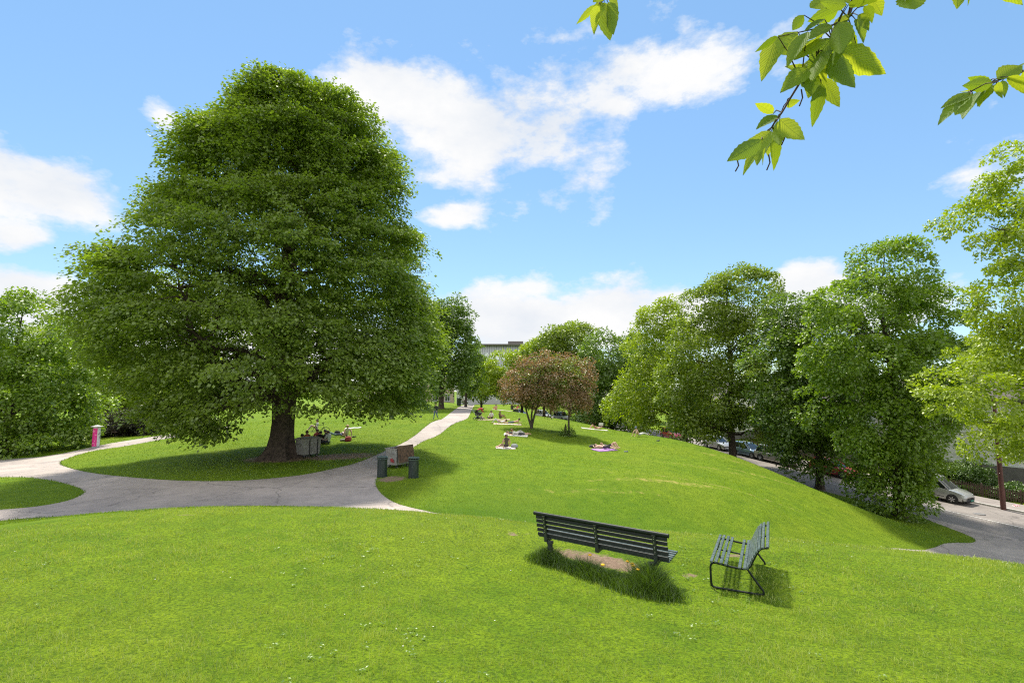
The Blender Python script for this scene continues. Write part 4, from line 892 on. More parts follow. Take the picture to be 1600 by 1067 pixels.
    bm.to_mesh(m2); bm.free()
    # clothing colours by the nearest limb
    cls = []; SEG = []
    for a, b in E:
        k = (a.rstrip('RL') if a[-1] in 'RL' else a)+'-'+(b.rstrip('RL') if b[-1] in 'RL' else b); SEG.append((np.array(pts[a]), np.array(pts[b]), seg_class(k, s)))
    mats = []; lut = {}
    def mi(c):
        if c not in lut:
            lut[c] = len(mats); mats.append(flat('skin', SKIN_T[skin], .55) if c == 'skin' else flat('cloth', c, .85))
        return lut[c]
    mi('skin'); cen_ = np.array([p.center[:] for p in m2.polygons]); best = np.full(len(cen_), 9.0); idx = np.zeros(len(cen_), int)
    for a, b, c in SEG:
        d = b-a; t = np.clip(((cen_-a)@d)/(d@d), 0, 1); dd = np.linalg.norm(cen_-(a+t[:, None]*d), axis=1)
        m = dd < best; best[m] = dd[m]; idx[m] = mi(c)
    idx[nb:] = 0; idx[-18:] = len(mats); mats.append(flat('face_features', (.12, .05, .04), .6))
    for m in mats: m2.materials.append(m)
    m2.polygons.foreach_set('material_index', idx.astype(np.int32)); m2.polygons.foreach_set('use_smooth', [True]*len(m2.polygons))
    o.location = Vector(loc)+Vector((0, 0, lift)); o.rotation_euler = (0, 0, rz); o.scale = (sc_,)*3
    tag(o, label, 'person', group)
    # hair: a cap over the back of the head
    hb = MB(); n = 12; rings = []
    back = -fw
    for t in np.linspace(0, 1, 6):
        th = t*pi*.62; R0 = .104*sin(th)+.002; cpos = hd+ax*(.0+.112*cos(th))+back*.014*(1+t)
        rings.append([cpos+(rt*cos(2*pi*i/n)+back*sin(2*pi*i/n)*(1.0))*R0*(1 if sin(2*pi*i/n) > -.25 else .93)-ax*(0.028*t*max(0, sin(2*pi*i/n))*(5.5 if long_hair else 1.5)) for i in range(n)])
    hb.loft(rings); h = hb.build('hair', flat('hair', hair, .6), o, smooth=True)
    return o
def towel(name, label, px, py, w_, l_, rz, col, col2=None, y0=16, loc=None, group=None):
    v = loc or H(px, py, y0); c, s_ = cos(rz), sin(rz); n = 9; r = np.random.default_rng(int(px*7+py)); V = []
    for top in (0.045, 0.0):
        for j in range(n):
            for i in range(n):
                x = (i/(n-1)-.5)*w_+r.normal()*.012; y = (j/(n-1)-.5)*l_+r.normal()*.012; X = v.x+x*c-y*s_; Y = v.y+x*s_+y*c
                V.append((X-v.x, Y-v.y, gz(X, Y)-v.z+top+(.012*sin(i*1.7+j*.9) if top else 0)))
    F = [(j*n+i, j*n+i+1, (j+1)*n+i+1, (j+1)*n+i) for j in range(n-1) for i in range(n-1)]; N2 = n*n
    F += [tuple(N2+a for a in f[::-1]) for f in F]
    rim = [i for i in range(n)]+[j*n+n-1 for j in range(1, n)]+[(n-1)*n+i for i in range(n-2, -1, -1)]+[j*n for j in range(n-2, 0, -1)]
    F += [(rim[i], rim[(i+1) % len(rim)], rim[(i+1) % len(rim)]+N2, rim[i]+N2) for i in range(len(rim))]
    mb = MB(); mb.add(V, F); m = flat('towel_cloth', col, .9, .12) if not col2 else checker_cloth(col, col2)
    o = mb.build(name, m, smooth=True); o.location = v; tag(o, label, 'blanket', group); return o
def checker_cloth(a, b):
    key = ('chk', a, b)
    if key in _mats: return _mats[key]
    m, nt, bs = new_mat('patterned_cloth'); p = obj_pos(nt); wv = node(nt, 'ShaderNodeTexWave', ins={'Scale': 2.2, 'Distortion': 1.5, 'Detail': 2}); nt.links.new(p, wv.inputs['Vector'])
    nt.links.new(ramp(nt, wv.outputs['Fac'], [(.45, a), (.55, b)]), bs.inputs['Base Color']); bs.inputs['Roughness'].default_value = .9; _mats[key] = m; return m
def bag(name, label, v, size, col, rz=0, cat='bag', col2=(.05, .05, .05), group=None):
    t = thing(name, label, cat, v, rz, group); mb = MB(); n = 12; w_, d, h = size
    mb.loft([[(cos(2*pi*i/n)*w_/2*s_, sin(2*pi*i/n)*d/2*s_, z*h) for i in range(n)] for s_, z in [(.75, 0), (1.0, .12), (1.02, .45), (.85, .8), (.5, 1.0)]])
    mb.build('bag_body', flat('bag_cloth', col, .8), t, smooth=True)
    st = MB(); st.tube([(-w_*.3, 0, h*.85), (-w_*.2, .02, h*1.25), (w_*.2, .02, h*1.25), (w_*.3, 0, h*.85)], .014, 6); st.build('strap', flat('strap', col2, .7), t, smooth=True); return t
def shoes(label, v, col, rz=0):
    t = thing('shoes', label, 'shoes', v, rz)
    for x in (-.09, .09):
        mb = MB(); n = 10; mb.loft([[(x+cos(2*pi*i/n)*.045*s_, sin(2*pi*i/n)*.13*s_+o_, z) for i in range(n)] for s_, z, o_ in [(1, 0, 0), (1.02, .03, 0), (.85, .06, -.02), (.5, .085, -.06)]]); mb.build('shoe', flat('shoe', col, .6), t, smooth=True)

CAMDIR = lambda v: math.atan2(v.y, v.x)-pi/2      # rz that faces away from the viewer
v = H(790, 700, 16)
towel('picnic_blanket', 'pale pink blanket under the lone seated person in the brown top', 790, 700, 1.35, .95, .05, (.62, .52, .50), (.70, .62, .60))
person('person in a brown sleeveless top sitting with their back turned, alone on a pale blanket', v+Vector((.05, -.02, 0)), .15, 'side', (.085, .065, .05), (.06, .05, .05), (.10, .05, .03), lift=.045, sleeve=0, trousers=False, sc_=1.08)
bag('backpack', 'grey and white bag lying on the pale blanket beside the lone seated person', H(802, 700, 16)+Vector((.08, 0, .05)), (.5, .34, .24), (.30, .32, .34))
v = H(944, 702, 16); towel('beach_towel', 'purple towel under the sunbather in dark shorts', 944, 703, .95, 1.75, -.95, (.42, .22, .58))
person('bare chested person in dark shorts lying on the purple towel with arms behind the head', v+Vector((.05, .0, 0)), -2.2, 'back', 'none', (.025, .022, .028), (.09, .05, .03), 1, lift=.05, trousers=False, long=False, sc_=1.08)
person('person lying close beside the sunbather on the purple towel with bent knees', v+Vector((.5, .42, 0)), -2.15, 'knees', (.10, .08, .09), 'skin', (.25, .16, .08), 1, lift=.05, sleeve=0, trousers=False)
bag('bag', 'dark bag with a white cloth by the head end of the purple towel', H(926, 699, 16), (.5, .3, .2), (.05, .05, .055))
towel('beach_towel', 'white towel crumpled by the head end of the purple towel', 928, 698, .55, .5, .3, (.72, .72, .70))
shoes('pair of grey shoes on the grass beyond the sunbather\'s feet', H(978, 706, 16), (.2, .22, .25), .6)
v = H(808, 680, 16); towel('beach_towel', 'white towel under the two people lying close to the forked reddish tree', 806, 680, 1.9, .9, -.08, (.70, .69, .66))
person('person in white shirt lying on the white towel just left of the forked reddish tree', v+Vector((.15, -.1, 0)), 1.75, 'front', (.62, .58, .56), (.05, .05, .06), (.22, .08, .04), 0, lift=.045, trousers=False)
person('person in dark top lying behind on the white towel by the forked reddish tree', v+Vector((-.1, .3, 0)), -1.5, 'back', (.04, .045, .05), (.5, .48, .46), (.03, .02, .02), 0, lift=.045)
v = H(790, 662, 16); towel('beach_towel', 'orange and white towel under the pair lying in the middle of the slope', 793, 663, 2.6, 1.0, .03, (.62, .40, .28), (.70, .66, .6))
person('person in pale clothes lying with raised knees on the orange towel', v+Vector((-.6, .1, 0)), 1.6, 'knees', (.66, .66, .66), (.55, .56, .6), (.06, .04, .03), 0, lift=.05)
person('person in swimwear lying on their front at the right end of the orange towel', v+Vector((.7, -.05, 0)), -1.55, 'front', 'none', (.12, .14, .25), (.035, .02, .02), 0, lift=.05, trousers=False)
# far sitting group
v = H(768, 655, 30); towel('picnic_blanket', 'pink white picnic blanket of the group beside the stroller', 772, 656, 3.4, 1.2, 0, (.66, .56, .52), (.62, .36, .26), y0=30)
person('person in white shirt and dark trousers sitting beside the stroller', v+Vector((0, 0, 0)), 2.6, 'cross', (.68, .66, .64), (.03, .03, .035), (.03, .02, .015), 0, lift=.05, sc_=1.1)
person('person in brown top sitting on the blanket right of the white shirted one', v+Vector((.95, 0, 0)), -1.0, 'sit', (.12, .08, .06), (.14, .09, .07), (.13, .07, .04), 2, lift=.05, sleeve=0, trousers=False, sc_=1.05)
person('small child in pink sitting beside the stroller on the blanket', v+Vector((-1.0, -.1, 0)), -.6, 'lean', (.6, .35, .36), (.6, .5, .45), (.2, .12, .06), 1, lift=.05, sc_=.55)
v = H(750, 655, 30)
person('person in a red top bending over the black stroller', v+Vector((-.35, .5, 0)), -1.2, 'bend', (.48, .04, .055), (.03, .03, .04), (.06, .03, .02), 0, sleeve=2, shoe=(.03, .03, .03), sc_=1.05)
v = H(784, 641, 45)
towel('beach_towel', 'pale towel under the far pair below the dark treeline', 785, 641, 3.0, 1.1, 0, (.68, .6, .55), y0=45)
person('sunbather with bare back sitting far up the slope, left of the far pair', v+Vector((-.9, .2, 0)), .5, 'sit', 'none', (.5, .12, .1), (.07, .04, .02), 0, lift=.05, trousers=False, sc_=1.1)
person('person in black top sitting far up the slope, right of the far pair', v+Vector((1.6, 0, 0)), -.3, 'cross', (.025, .025, .03), (.03, .03, .03), (.3, .2, .1), 0, lift=.05, sc_=1.1)
person('sunbather in red leaning back far up the slope behind the one in black', v+Vector((2.3, .6, 0)), 2.4, 'lean', (.5, .1, .1), 'skin', (.1, .06, .03), 1, lift=.03, trousers=False, sc_=1.05)
v = H(933, 671, 20); towel('beach_towel', 'long white towel under the person reading behind the single stemmed reddish tree', 929, 671, 2.6, .8, -.03, (.68, .66, .60))
person('person lying on their back and reading a white paper behind the single stemmed reddish tree', v+Vector((-.1, 0, 0)), 1.55, 'knees', (.5, .34, .28), (.3, .14, .1), (.05, .03, .02), 0, lift=.05, trousers=False, sleeve=0)
mb = MB(); mb.box((0, 0, .15), (.46, .012, .30), (.35, 0, .1)); o = mb.build('newspaper', flat('newsprint', (.68, .68, .68), .8)); o.location = v+Vector((.38, -.1, .38)); tag(o, 'open white newspaper held up by the lying reader', 'newspaper')
v = H(1000, 682, 20, 70); towel('beach_towel', 'pale towel under the bare backed person at the brow of the slope', 1006, 677, 2.4, .8, -.05, (.70, .68, .6))
person('bare backed person with a blue cap sitting at the brow of the slope', v+Vector((-.1, 0, 0)), -1.25, 'lean', 'none', (.6, .6, .58), (.08, .12, .2), 1, lift=.05, sc_=1.1)
o = shoes('dark sandals lying alone on the grass below the brow of the slope', H(1028, 689, 20), (.05, .06, .07), .9)
# group under the big tree
G = 'people sitting in a circle under the huge tree'
for (px, py, rz, pose, top, bot, hr, lab, kw) in [
    (473, 699, 2.4, 'cross', (.05, .05, .06), (.05, .05, .06), (.02, .015, .012), 'dark haired person mostly hidden behind the grey container by the huge tree', {}),
    (480, 693, 2.8, 'cross', (.45, .14, .06), (.06, .06, .08), (.12, .05, .03), 'person in orange red top sitting behind the grey container', {}),
    (496, 690, 3.0, 'cross', (.42, .10, .11), (.5, .42, .36), (.07, .035, .02), 'person in pinkish red top sitting in front of the bicycle', dict(sleeve=1, trousers=False)),
    (500, 694, .1, 'cross', (.012, .012, .014), (.02, .02, .025), (.03, .015, .01), 'person in a black top sitting with their back turned in the tree shade', {}),
    (513, 693, 1.2, 'cross', (.60, .58, .60), (.04, .045, .07), (.07, .035, .02), 'person in a white top sitting at the right of the shaded circle', dict(sleeve=2)),
    (509, 691, 1.6, 'cross', (.08, .07, .07), (.03, .03, .03), (.03, .02, .015), 'dark clothed person half hidden behind the one in white', {})]:
    v = H(px, py, 20); person(lab, v, rz, pose, top, bot, hr, 0, group=G, sc_=1.12, **kw)
v = H(541, 681, 20)
person('pale dressed person with a black shoulder bag sitting beyond the shaded circle', v, .6, 'lean', (.70, .66, .56), (.6, .5, .42), (.55, .38, .2), 1, sleeve=0, trousers=False, sc_=1.12)
person('person in dark top lying next to the pale dressed one', v+Vector((-.75, -.15, 0)), 1.6, 'back', (.05, .06, .12), (.2, .3, .32), (.05, .02, .01), 0)
bag('bag', 'black bag lying left of the people beyond the shaded circle', H(527, 679, 20), (.5, .34, .3), (.015, .015, .018))
bag('backpack', 'red and white backpack lying on the grass in the tree shade', H(544, 689, 20), (.62, .4, .34), (.35, .05, .05), 1.3, col2=(.5, .45, .4))
bag('bag', 'grey bag beside the red backpack in the tree shade', H(536, 689, 20), (.45, .3, .16), (.3, .3, .27))
shoes('dark sandals on the grass right of the red backpack', H(553, 683, 20), (.04, .05, .045), 1.2)
v = H(553, 669, 30); towel('beach_towel', 'white towel spread in the sun beyond the shaded circle', 552, 669, 1.3, .5, .2, (.72, .72, .70), y0=30)
v = H(495, 672, 30); person('person in a white top sitting far behind the bicycle', v, 2.0, 'sit', (.66, .62, .68), (.4, .3, .3), (.1, .06, .04), 0, sc_=1.1)
# walkers
v = H(681, 656, 30)
person('person in dark top and blue jeans walking on the path past the huge tree', v, 2.7, 'walk', (.02, .022, .03), (.07, .12, .22), (.03, .02, .015), 0, sleeve=2, shoe=(.03, .03, .03), sc_=1.05)
v = H(726, 633, 70)
person('far walker in a white top at the end of the path', v, 3.0, 'walk', (.66, .68, .72), (.12, .07, .06), (.05, .03, .02), 0, sleeve=1, shoe=(.03, .03, .03), sc_=1.1)

# ------------------------------------------------------------------ stroller and bicycle
M_BLACK = flat('black_fabric', (.018, .018, .02), .7); M_RUB = flat('rubber', (.02, .02, .02), .85); M_ALU = paint('brushed_metal', (.45, .46, .47), .35, .1, 10, metal=.8)
def wheel(parent, c, R_, t, n=20, spokes=0, rim=M_ALU, name='wheel'):
    mb = MB(); k = 24; rr = t/2
    rings = []
    for i in range(k):
        a = 2*pi*i/k; rings.append([(c[0]+(R_-rr+rr*cos(b))*cos(a), c[1]+rr*sin(b), c[2]+(R_-rr+rr*cos(b))*sin(a)) for b in [2*pi*j/8 for j in range(8)]])
    rings.append(rings[0]); mb.loft(rings, cap=False); w_ = mb.build(name, M_RUB, parent, smooth=True)
    sp_ = MB(); sp_.lathe([(.0, -.02), (.03, -.02), (.03, .02), (0, .02)], c, 8, axis='y')
    for i in range(spokes): a = 2*pi*i/spokes; sp_.tube([c, (c[0]+(R_-t)*cos(a), c[1], c[2]+(R_-t)*sin(a))], .004 if spokes > 8 else .012, 4)
    sp_.build('spokes', rim, w_); return w_
v = H(748, 656, 30); t = thing('stroller', 'black stroller with a light frame standing beside the person in red', 'stroller', v, -.35)
mb = MB(); n = 10
mb.loft([[(x0+w_*cos(a), .24*sin(a)*1.0, z0+h*max(-.15, sin(b))) for a, b in [(2*pi*i/n, 2*pi*i/n) for i in range(n)]] for x0, w_, z0, h in [(-.1, .25, .45, .06), (-.08, .36, .55, .1), (-.05, .42, .7, .1), (.0, .42, .78, .04)]]); mb.build('seat', M_BLACK, t, smooth=True)
mb = MB(); mb.loft([[(-.38+.34*(1-cos(a)), .25*s_, .74+.34*sin(a)) for a in np.linspace(0, pi*.62, 8)] for s_ in (-1, -.5, .5, 1)], closed=False, cap=False); o = mb.build('hood', M_BLACK, t, smooth=True); sm = o.modifiers.new('s', 'SOLIDIFY'); sm.thickness = .02
mb = MB()
for y in (-.27, .27): mb.tube([(-.62, y, 1.03), (-.45, y, .82), (.42, y, .16)], .016, 7); mb.tube([(.15, y, .62), (-.35, y, .16)], .014, 7)
mb.tube([(-.62, -.27, 1.03), (-.64, 0, 1.04), (-.62, .27, 1.03)], .018, 7); mb.tube([(-.35, -.27, .2), (-.35, .27, .2)], .012, 6); mb.build('frame', M_ALU, t, smooth=True)
mb = MB(); mb.box((.0, 0, .24), (.5, .4, .16), ch=.03); mb.build('basket', M_BLACK, t)
for x, R_ in ((-.36, .16), (.44, .12)):
    for y in (-.28, .28): wheel(t, (x, y, R_), R_, .045, spokes=5)
v = H(498, 681, 25); t = thing('bicycle', 'dark bicycle standing on the grass behind the shaded circle of people', 'bicycle', v, .12)
for x in (-.52, .52): wheel(t, (x, 0, .34), .34, .035, spokes=16)
mb = MB(); bb, seat_t, hd_t, hd_b = (-.08, 0, .30), (-.26, 0, .82), (.34, 0, .86), (.38, 0, .68)
for a, b in [(bb, seat_t), (seat_t, hd_t), (bb, hd_b), (hd_t, hd_b), (bb, (-.52, 0, .34)), (seat_t, (-.52, 0, .34)), (hd_b, (.52, 0, .34))]: mb.tube([a, b], .017, 7)
mb.build('frame', flat('bicycle_paint', (.03, .035, .04), .4), t, smooth=True)
mb = MB(); mb.tube([(.33, 0, .87), (.33, 0, 1.0)], .013, 6); mb.tube([(.24, -.28, 1.02), (.35, -.2, 1.03), (.35, .2, 1.03), (.24, .28, 1.02)], .013, 6); mb.build('handlebar', M_BLACK, t, smooth=True)
mb = MB(); mb.loft([[(-.38, -.07, .9), (-.38, .07, .9), (-.38, .05, .95), (-.38, -.05, .95)], [(-.24, -.04, .91), (-.24, .04, .91), (-.24, .03, .95), (-.24, -.03, .95)], [(-.12, -.02, .92), (-.12, .02, .92), (-.12, .015, .945), (-.12, -.015, .945)]]); mb.tube([(-.26, 0, .8), (-.27, 0, .92)], .013, 6); mb.build('saddle', M_BLACK, t, smooth=True)
mb = MB(); mb.lathe([(0, -.035), (.1, -.035), (.1, -.025), (0, -.025)], bb, 14, axis='y'); mb.tube([bb, (-.02, -.1, .16)], .01, 5); mb.tube([bb, (-.14, .1, .44)], .01, 5); mb.box((-.02, -.14, .16), (.09, .08, .02)); mb.box((-.14, .14, .44), (.09, .08, .02)); mb.build('crank', M_ALU, t)

# ------------------------------------------------------------------ bins, containers, poster columns
M_BIN = paint('dark_green_bin_paint', (.016, .030, .028), .42, .35, 7, coat=.2, dirt=(.05, .06, .055, 1), bump=.1)
M_BINTOP = paint('worn_green_bin_top', (.06, .10, .09), .45, .3, 9, dirt=(.2, .22, .2, 1))
def bin_(label, v, s=1.0, group='dark green bins', rz=0):
    t = thing('litter_bin', label, 'bin', v, rz, group); t.scale = (s, s, s)
    mb = MB(); mb.lathe([(.25, -.05), (.255, .0), (.255, .035), (.235, .04), (.232, .80), (.24, .81), (.24, .83), (.0, .83)], n=28)
    for i in range(14): a = 2*pi*i/14; mb.box((.236*cos(a), .236*sin(a), .42), (.012, .03, .72), (0, 0, a))
    mb.build('body', M_BIN, t, smooth=True)
    mb = MB()
    for i in range(5): a = 2*pi*i/5+.3; mb.box((.21*cos(a), .21*sin(a), .885), (.02, .05, .11), (0, 0, a))
    mb.build('lid_post', M_BIN, t)
    mb = MB(); mb.lathe([(.27, .935), (.275, .95), (.26, .975), (.12, 1.0), (.0, 1.005)], n=28); mb.lathe([(0, .936), (.268, .936)], n=28); mb.build('lid', M_BINTOP, t, smooth=True)
    mb = MB(); mb.lathe([(.236, .83), (.285, .86), (.285, .885), (.25, .875), (.236, .85)], n=28); mb.build('rim', M_BINTOP, t, smooth=True); return t
bin_('dark green litter bin at the asphalt edge in front of the open container', H(597, 744.5, 16), .98)
bin_('dark green litter bin standing alone on the grass right of the open container', H(646, 746, 16), .98)
bin_('dark green litter bin on the lawn behind the right skirts of the huge tree', H(612, 655, 30), 1.05)
bin_('far dark litter bin beside the top of the path', H(717, 634, 60), 1.5)
M_GALV = paint('galvanised_grey', (.34, .34, .33), .55, .2, 5, metal=.25, dirt=(.22, .18, .15, 1), bump=.1)
M_RUST = paint('burnt_rusty_inside', (.13, .075, .045), .9, .5, 7, dirt=(.06, .045, .04, 1), bump=.3)
M_TAG = paint('red_spray_paint', (.42, .05, .06), .6, .3, 20)
def container(label, v, rz, open_lid):
    t = thing('waste_container', label, 'container', v, rz, 'grey wheeled containers'); W2, D2, zb, zt = .62, .38, .18, 1.05
    mb = MB()      # four walls of plate, tapering down, open at the top
    def wall(p0, p1): mb.loft([[p0[0], p0[1], p0[2], p0[3]], [p1[0], p1[1], p1[2], p1[3]]])
    for sy in (-1, 1): mb.loft([[(x*s_, sy*D2*s_, z), (x*s_, sy*(D2*s_-.02), z)] [::1]+[(x*s_, sy*(D2*s_-.02), z+.001), (x*s_, sy*D2*s_, z+.001)] for x, s_, z in [(-W2, .88, zb)]]*1+[[(W2*.88, sy*D2*.88, zb), (W2*.88, sy*(D2*.88-.02), zb), (W2*.88, sy*(D2*.88-.02), zb+.001), (W2*.88, sy*D2*.88, zb+.001)]], cap=False)
    for (ax0, ay0, ax1, ay1) in [(-W2, -D2, W2, -D2), (W2, -D2, W2, D2), (W2, D2, -W2, D2), (-W2, D2, -W2, -D2)]:
        i_ = .955; s_ = .88
        mb.loft([[(ax0*s_, ay0*s_, zb), (ax1*s_, ay1*s_, zb), (ax1*s_*i_, ay1*s_*i_, zb), (ax0*s_*i_, ay0*s_*i_, zb)], [(ax0, ay0, zt), (ax1, ay1, zt), (ax1*i_, ay1*i_, zt), (ax0*i_, ay0*i_, zt)]])
    mb.box((0, 0, zb+.012), (W2*1.7, D2*1.7, .024)); body = mb.build('body', M_GALV, t)
    mb = MB()
    for sx in (-1, 1): mb.box((sx*W2, 0, zt-.02), (.05, D2*2+.06, .045)); mb.box((sx*W2*.97, 0, .72), (.05, D2*1.7, .03))
    for sy in (-1, 1):
        mb.box((0, sy*D2, zt-.018), (W2*2-.06, .05, .045))
        for x in (-.35, .0, .35): mb.box((x*1.2, sy*D2*.965, .62), (.04, .035, .82))
    mb.build('frame', M_GALV, t)
    if open_lid:
        mb = MB(); mb.box((0, 0, zb+.05), (W2*1.6, D2*1.6, .03)); 
        mb.build('ash_bed', M_RUST, t)
        mb = MB()
        for (a0, b0, a1, b1) in [(-W2, -D2, W2, -D2), (W2, -D2, W2, D2), (W2, D2, -W2, D2), (-W2, D2, -W2, -D2)]:
            i0, i1 = .94, .935; mb.loft([[(a0*.88*i0, b0*.88*i0, zb+.07), (a1*.88*i0, b1*.88*i0, zb+.07), (a1*.88*i1, b1*.88*i1, zb+.07), (a0*.88*i1, b0*.88*i1, zb+.07)], [(a0*i0, b0*i0, zt-.05), (a1*i0, b1*i0, zt-.05), (a1*i1, b1*i1, zt-.05), (a0*i1, b0*i1, zt-.05)]])
        mb.build('inner_lining', M_RUST, t)
        # lid swung over and hanging down along the long side
        mb = MB(); mb.box((0, -D2-.13, zt-.30), (W2*2+.02, .03, .86), (R(-9), 0, 0)); l = mb.build('lid', M_RUST, t)
        mb = MB(); mb.tube([(-W2*.9, -D2-.06, zt+.03), (W2*.9, -D2-.06, zt+.03)], .025, 8); mb.build('hinge', M_GALV, l, smooth=True)
    else:
        mb = MB(); mb.loft([[(-W2-.04, -D2-.04, zt+.005), (W2+.04, -D2-.04, zt+.005), (W2+.04, D2+.04, zt+.005), (-W2-.04, D2+.04, zt+.005)], [(-W2-.04, -D2-.04, zt+.05), (W2+.04, -D2-.04, zt+.05), (W2+.04, D2+.04, zt+.05), (-W2-.04, D2+.04, zt+.05)], [(-W2+.1, -D2+.08, zt+.13), (W2-.1, -D2+.08, zt+.13), (W2-.1, D2-.08, zt+.13), (-W2+.1, D2-.08, zt+.13)]])
        mb.build('lid', paint('dirty_grey_lid', (.30, .29, .26), .8, .3, 4, dirt=(.2, .17, .13, 1)), t)
        mb = MB()
        for x in (-.2, .35): mb.box((x, -D2-.03, .60), (.05, .03, 1.0))
        mb.build('strap_bar', flat('dark_bar', (.03, .03, .03), .6), t)
    mb = MB(); mb.tube([(-W2-.06, -.22, .75), (-W2-.1, -.22, .8), (-W2-.1, .22, .8), (-W2-.06, .22, .75)], .018, 7); mb.build('handle', M_GALV, t, smooth=True)
    for sx in (-1, 1):
        for sy in (-1, 1): wheel(t, (sx*.42, sy*.24, .085), .085, .05, spokes=0)
    return t
v = H(612, 731, 16)
c1 = container('grey wheeled container standing open with its rusty lid hanging down, beside the two bins', v+Vector((.28, .35, 0)), R(62), True)
mb = MB(); r = np.random.default_rng(8); q = [(-.70, .04+.16*sin(i*2.1)*r.uniform(.3, 1), .42+.13*cos(i*1.7+.5)*r.uniform(.3, 1.1)) for i in range(26)]
q = [(-.578-.072*max(0, (p[2]-.18)/.87)-.014, p[1]-.12, p[2]) for p in q]; mb.tube(q, .014, 5); mb.build('graffiti', M_TAG, c1)
container('dirty pale grey wheeled container with closed lid standing right beside the huge tree trunk', H(480, 714, 16)+Vector((.0, .1, 0)), R(58), False)
def column(label, v, h, rz, split):
    t = thing('poster_column', label, 'poster column', v, rz, 'poster columns by the left path')
    m, nt, b = new_mat('pasted_posters'); p = obj_pos(nt); s_ = node(nt, 'ShaderNodeSeparateXYZ'); nt.links.new(p, s_.inputs[0])
    w_ = node(nt, 'ShaderNodeTexNoise', ins={'Scale': 3.2, 'Detail': 4, 'Distortion': 1.2}); nt.links.new(p, w_.inputs['Vector'])
    pink = mixc(nt, ramp(nt, w_.outputs['Fac'], [(.57, (0, 0, 0)), (.6, (1, 1, 1))]), (.62, .02, .22, 1), (.8, .3, .45, 1))
    wht = mixc(nt, ramp(nt, w_.outputs['Fac'], [(.58, (0, 0, 0)), (.62, (1, 1, 1))]), (.62, .62, .64, 1), (.05, .06, .08, 1))
    side = mth(nt, 'GREATER_THAN', s_.outputs[0], .2); zc = mth(nt, 'GREATER_THAN', s_.outputs[2], split) if split > 0 else mth(nt, 'LESS_THAN', s_.outputs[2], -split)
    f = mth(nt, 'MULTIPLY', zc, mth(nt, 'SUBTRACT', 1.0, side)) if split < 0 else zc
    nt.links.new(mixc(nt, f, wht, pink), b.inputs['Base Color']); b.inputs['Roughness'].default_value = .5
    mb = MB(); mb.lathe([(.27, -.1), (.27, .1), (.25, .12), (.25, h*.93), (.27, h*.94), (.27, h*.95)], n=24); mb.build('shaft', flat('column_grey', (.3, .3, .3), .6), t, smooth=True)
    mb = MB(); mb.lathe([(.256, .16), (.256, h*.92)], n=24); mb.build('poster', m, t, smooth=True)
    mb = MB(); mb.lathe([(.42, h*.945), (.43, h*.965), (.24, h*.99), (.1, h*1.02), (0, h*1.03)], n=24); mb.lathe([(0, h*.944), (.42, h*.944)], n=24); mb.build('cap', flat('column_cap', (.5, .5, .48), .5), t, smooth=True)
column('slim round poster column with a pink poster and pale cap beside the left path', H(149, 700, 20), 1.85, 0, -1.65)
column('slim round poster column with white and pink posters, half hidden by the huge tree', H(247, 673, 20), 1.9, 0, 1.15)
